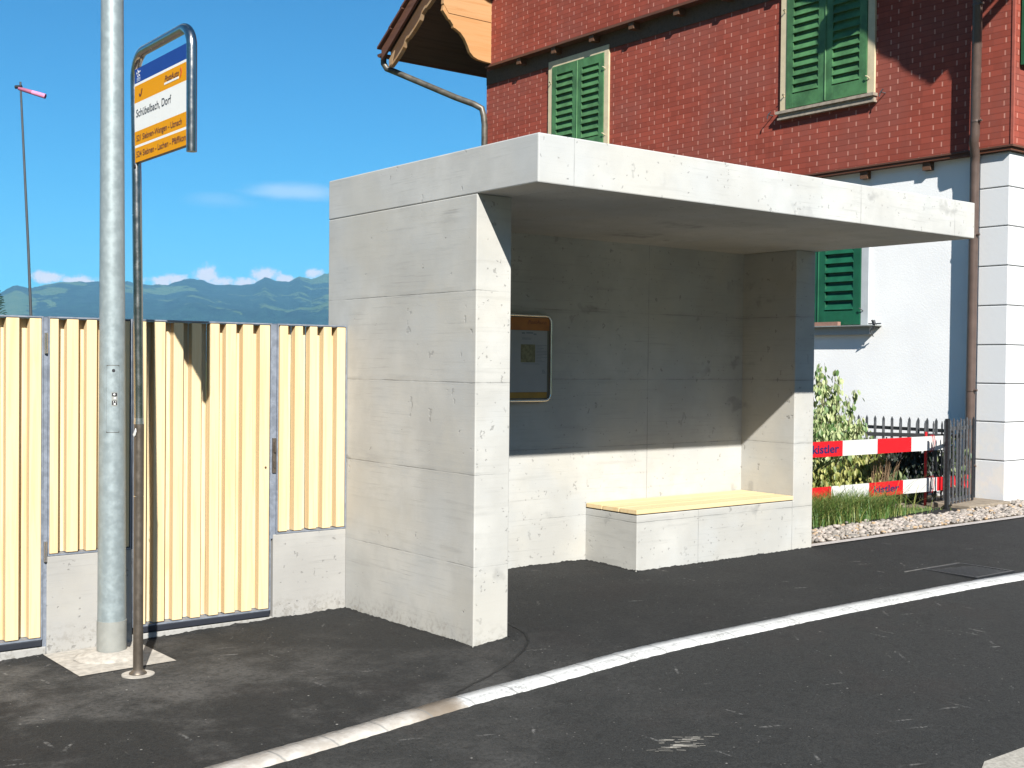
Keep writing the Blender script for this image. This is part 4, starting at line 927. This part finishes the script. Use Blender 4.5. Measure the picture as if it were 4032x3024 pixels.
# windows with closed louvred shutters
def shutter(y0, y1, z0, z1, X, m, par, bead=True):
    bm = B_(); sw, t = .105, .036
    box(bm, X-t, X, y0, y0+sw, z0, z1); box(bm, X-t, X, y1-sw, y1, z0, z1)
    box(bm, X-t+.001, X-.001, y0+sw, y1-sw, z0, z0+.17); box(bm, X-t+.001, X-.001, y0+sw, y1-sw, z1-.13, z1)
    n = int((z1-z0-.30)/.105); st = (z1-z0-.30)/n
    for i in range(n):
        zc = z0+.17+st*(i+.5); M = Matrix.Translation((X-.020, (y0+y1)/2, zc)) @ Matrix.Rotation(R(24), 4, 'Y')
        hw = (y1-y0)/2-sw+.003; box(bm, -.006, .006, -hw, hw, -st*.43, st*.43, M=M)
    box(bm, X-.003, X-.001, y0+sw, y1-sw, z0+.1, z1-.1)
    if bead: tube(bm, [(X-t-.002, y1, z0+.01), (X-t-.002, y1, z1-.01)], .010, 8)
    return kid(mesh_obj('shutter', bm, m, bevel=.002), par)
def window(y0, y1, z0, z1, X, m_sh, m_fr, fw_=.095, sill=True, mlab=None):
    bm = B_(); d = X-.03
    box(bm, d, X+.01, y0-fw_, y0, z0-.02, z1+fw_); box(bm, d, X+.01, y1, y1+fw_, z0-.02, z1+fw_); box(bm, d+.001, X+.01, y0, y1, z1, z1+fw_)
    wdw = mesh_obj('window', bm, m_fr, hs)
    ym = (y0+y1)/2; shutter(y0+.005, ym-.002, z0, z1-.004, X-.004, m_sh, wdw); shutter(ym+.002, y1-.005, z0, z1-.004, X-.004, m_sh, wdw, False)
    if sill:
        bm = B_(); s0, s1 = y0-fw_-.03, y1+fw_+.03
        box(bm, X-.085, X+.01, s0, s1, z0-.055, z0-.020); box(bm, X-.045, X+.01, s0+.02, s1-.02, z0-.10, z0-.056); box(bm, X-.060, X+.01, s0+.01, s1-.01, z0-.125, z0-.101)
        kid(mesh_obj('sill', bm, 'sill_grey'), wdw)
    for ys in (y0-.03, y1+.03):
        for zs in (z0+.16, z1-.25):
            bm = B_(); tube(bm, [(X-.03, ys, zs), (X-.07, ys, zs+.02), (X-.065, ys+(.03 if ys < ym else -.03), zs+.03)], .007, 6); kid(mesh_obj('hinge', bm, 'cream' if m_fr == 'cream' else 'grey_iron'), wdw)
        ya = ys+(-.20 if ys < ym else .20); bm = B_(); za = z0-.04
        tube(bm, [(X+.02, ya, za), (X-.09, ya, za)], .006, 6); tube(bm, [(X-.09, ya-.035, za+.03), (X-.095, ya, za), (X-.09, ya+.02, za-.05)], .007, 6); kid(mesh_obj('shutter_stay', bm, 'grey_iron'), wdw)
    return wdw
w1 = window(7.972, 9.172, 4.70, 6.082, XR, 'green', 'cream')
w2 = window(3.376, 4.573, 4.690, 6.15, XR, 'green', 'cream')
w3 = window(3.494, 4.735, 1.985, 3.30, XW, 'green_pure', 'greywhite', .10, False)
bm = B_(); box(bm, XW-.16, XW-.0, 3.22, 5.0, 1.960, 1.972); kid(mesh_obj('sill', bm, 'zinc'), w3)
bm = B_(); box(bm, XW-.07, XW-.002, 3.34, 4.9, 1.865, 1.959); kid(mesh_obj('sill_block', bm, 'greywhite'), w3)
bx('brick_offcut', XW-.13, XW-.07, 3.75, 4.12, 1.973, 2.02, 'stone_slab', None); o = bpy.data.objects['brick_offcut']; tag(o, 'thin reddish strip lying on the lower window sill', 'brick')
MT['brick'] = plain('brick_offcut_red', (.36, .20, .15), .8); o.data.materials[0] = MT['brick']
bm = B_(); X = XW-.13
tube(bm, [(X, 3.24, 1.972), (X-.02, 3.25, 2.03)], .012, 8); tube(bm, [(X-.03, 3.12, 1.985), (X-.03, 3.29, 1.985)], .008, 8); tube(bm, [(X-.02, 3.20, 1.99), (X-.01, 3.28, 1.90), (X+.08, 3.30, 1.84)], .007, 8); tube(bm, [(X-.02, 3.21, 1.98), (X-.035, 3.215, 2.025)], .016, 8)
kid(mesh_obj('shutter_stay', bm, 'grey_iron'), w3)
# shutter folded open on the road-side face
bm = B_(); x0, x1, z0, z1, Yf = 8.20, 8.80, 4.69, 6.1, 1.565
box(bm, x0, x0+.09, Yf-.045, Yf-.01, z0, z1); box(bm, x1-.09, x1, Yf-.045, Yf-.01, z0, z1); box(bm, x0+.09, x1-.09, Yf-.044, Yf-.011, z0, z0+.15); box(bm, x0+.09, x1-.09, Yf-.044, Yf-.011, z1-.1, z1)
for i in range(11): M = Matrix.Translation(((x0+x1)/2, Yf-.028, z0+.2+i*.105)) @ Matrix.Rotation(R(-24), 4, 'X'); box(bm, -.215, .215, -.006, .006, -.045, .045, M=M)
o = mesh_obj('shutter', bm, 'green_pure', hs); o['label'] = 'green shutter folded open round the corner'

# ------------------------------------------------------------------ windsock and tree far behind the fence
ws = thing('windsock', 'pink windsock on a thin dark mast rising beyond the fence', 'windsock', (.42, 9.25, -.3))
tb('mast', [(.44, 9.2, -.4), (.312, 9.322, 2.014), (.290, 9.356, 2.789), (.222, 9.45, 4.72)], [.024, .017, .016, .012], 'mast_grey', ws, 10)
bm = B_(); A, Bv = Vector((.205, 9.46, 4.645)), Vector((.455, 9.272, 4.555))
tube(bm, [A, A.lerp(Bv, .5)], [.022, .026], 12, False, 1); tube(bm, [A.lerp(Bv, .5), Bv], [.026, .030], 12, False, 0); mesh_obj('sock', bm, ['pink', 'pink_dark'], ws)
tb('bracket', [(.175, 9.49, 4.66), (.235, 9.44, 4.665)], .022, 'sign_black', ws, 8)
tr = thing('tree', 'slender green tree whose edge shows above the fence at far left', 'tree', (1.34, 16.4, -.4))
bm = B_(); tube(bm, [(1.34, 16.4, -.4), (1.36, 16.4, 1.2), (1.39, 16.4, 2.9)], [.09, .06, .01], 8)
for i in range(26):
    z = .6+i*.09; a = i*2.4; l = .5*(1-i/34); tube(bm, [(1.36, 16.4, z), (1.36+l*math.cos(a), 16.4+l*math.sin(a), z+.25)], [.02, .004], 5)
mesh_obj('trunk', bm, 'bark', tr)
bm = B_()
for i in range(5200):
    z = random.uniform(.5, 3.05); rmax = .60*(1-((z-1.3)/2.15)**2) if z > 1.3 else .60; a = random.uniform(0, 6.28)
    if mn.noise(Vector((math.cos(a)*2, math.sin(a)*2, z*2.4))) < -.18: continue
    r_ = max(.03, rmax)*math.sqrt(random.random()); c = Vector((1.38+r_*math.cos(a), 16.4+r_*math.sin(a), z))
    leaf(bm, c, Vector((math.cos(a), math.sin(a), random.uniform(-.2, .9))), random.uniform(.05, .10))
mesh_obj('crown', bm, 'leaf_tree', tr)

# ------------------------------------------------------------------ air between here and the hills
bm = B_(); box(bm, -7400, 7400, -7400, 7400, -1.4, 640)
hz = mesh_obj('haze', bm, 'field'); hz.data.materials.clear()
m = bpy.data.materials.new('haze'); m.use_nodes = True; k = NT(m.node_tree)
vol = k.n('ShaderNodeVolumePrincipled', {'Color': (.30, .66, 1., 1), 'Density': 9.5e-5, 'Anisotropy': .0})
o_ = k.n('ShaderNodeOutputMaterial'); k.t.links.new(vol.outputs[0], o_.inputs['Volume'])
hz.data.materials.append(m); hz['kind'] = 'stuff'; hz['label'] = 'thin blue haze in front of the far hills'; hz['category'] = 'haze'
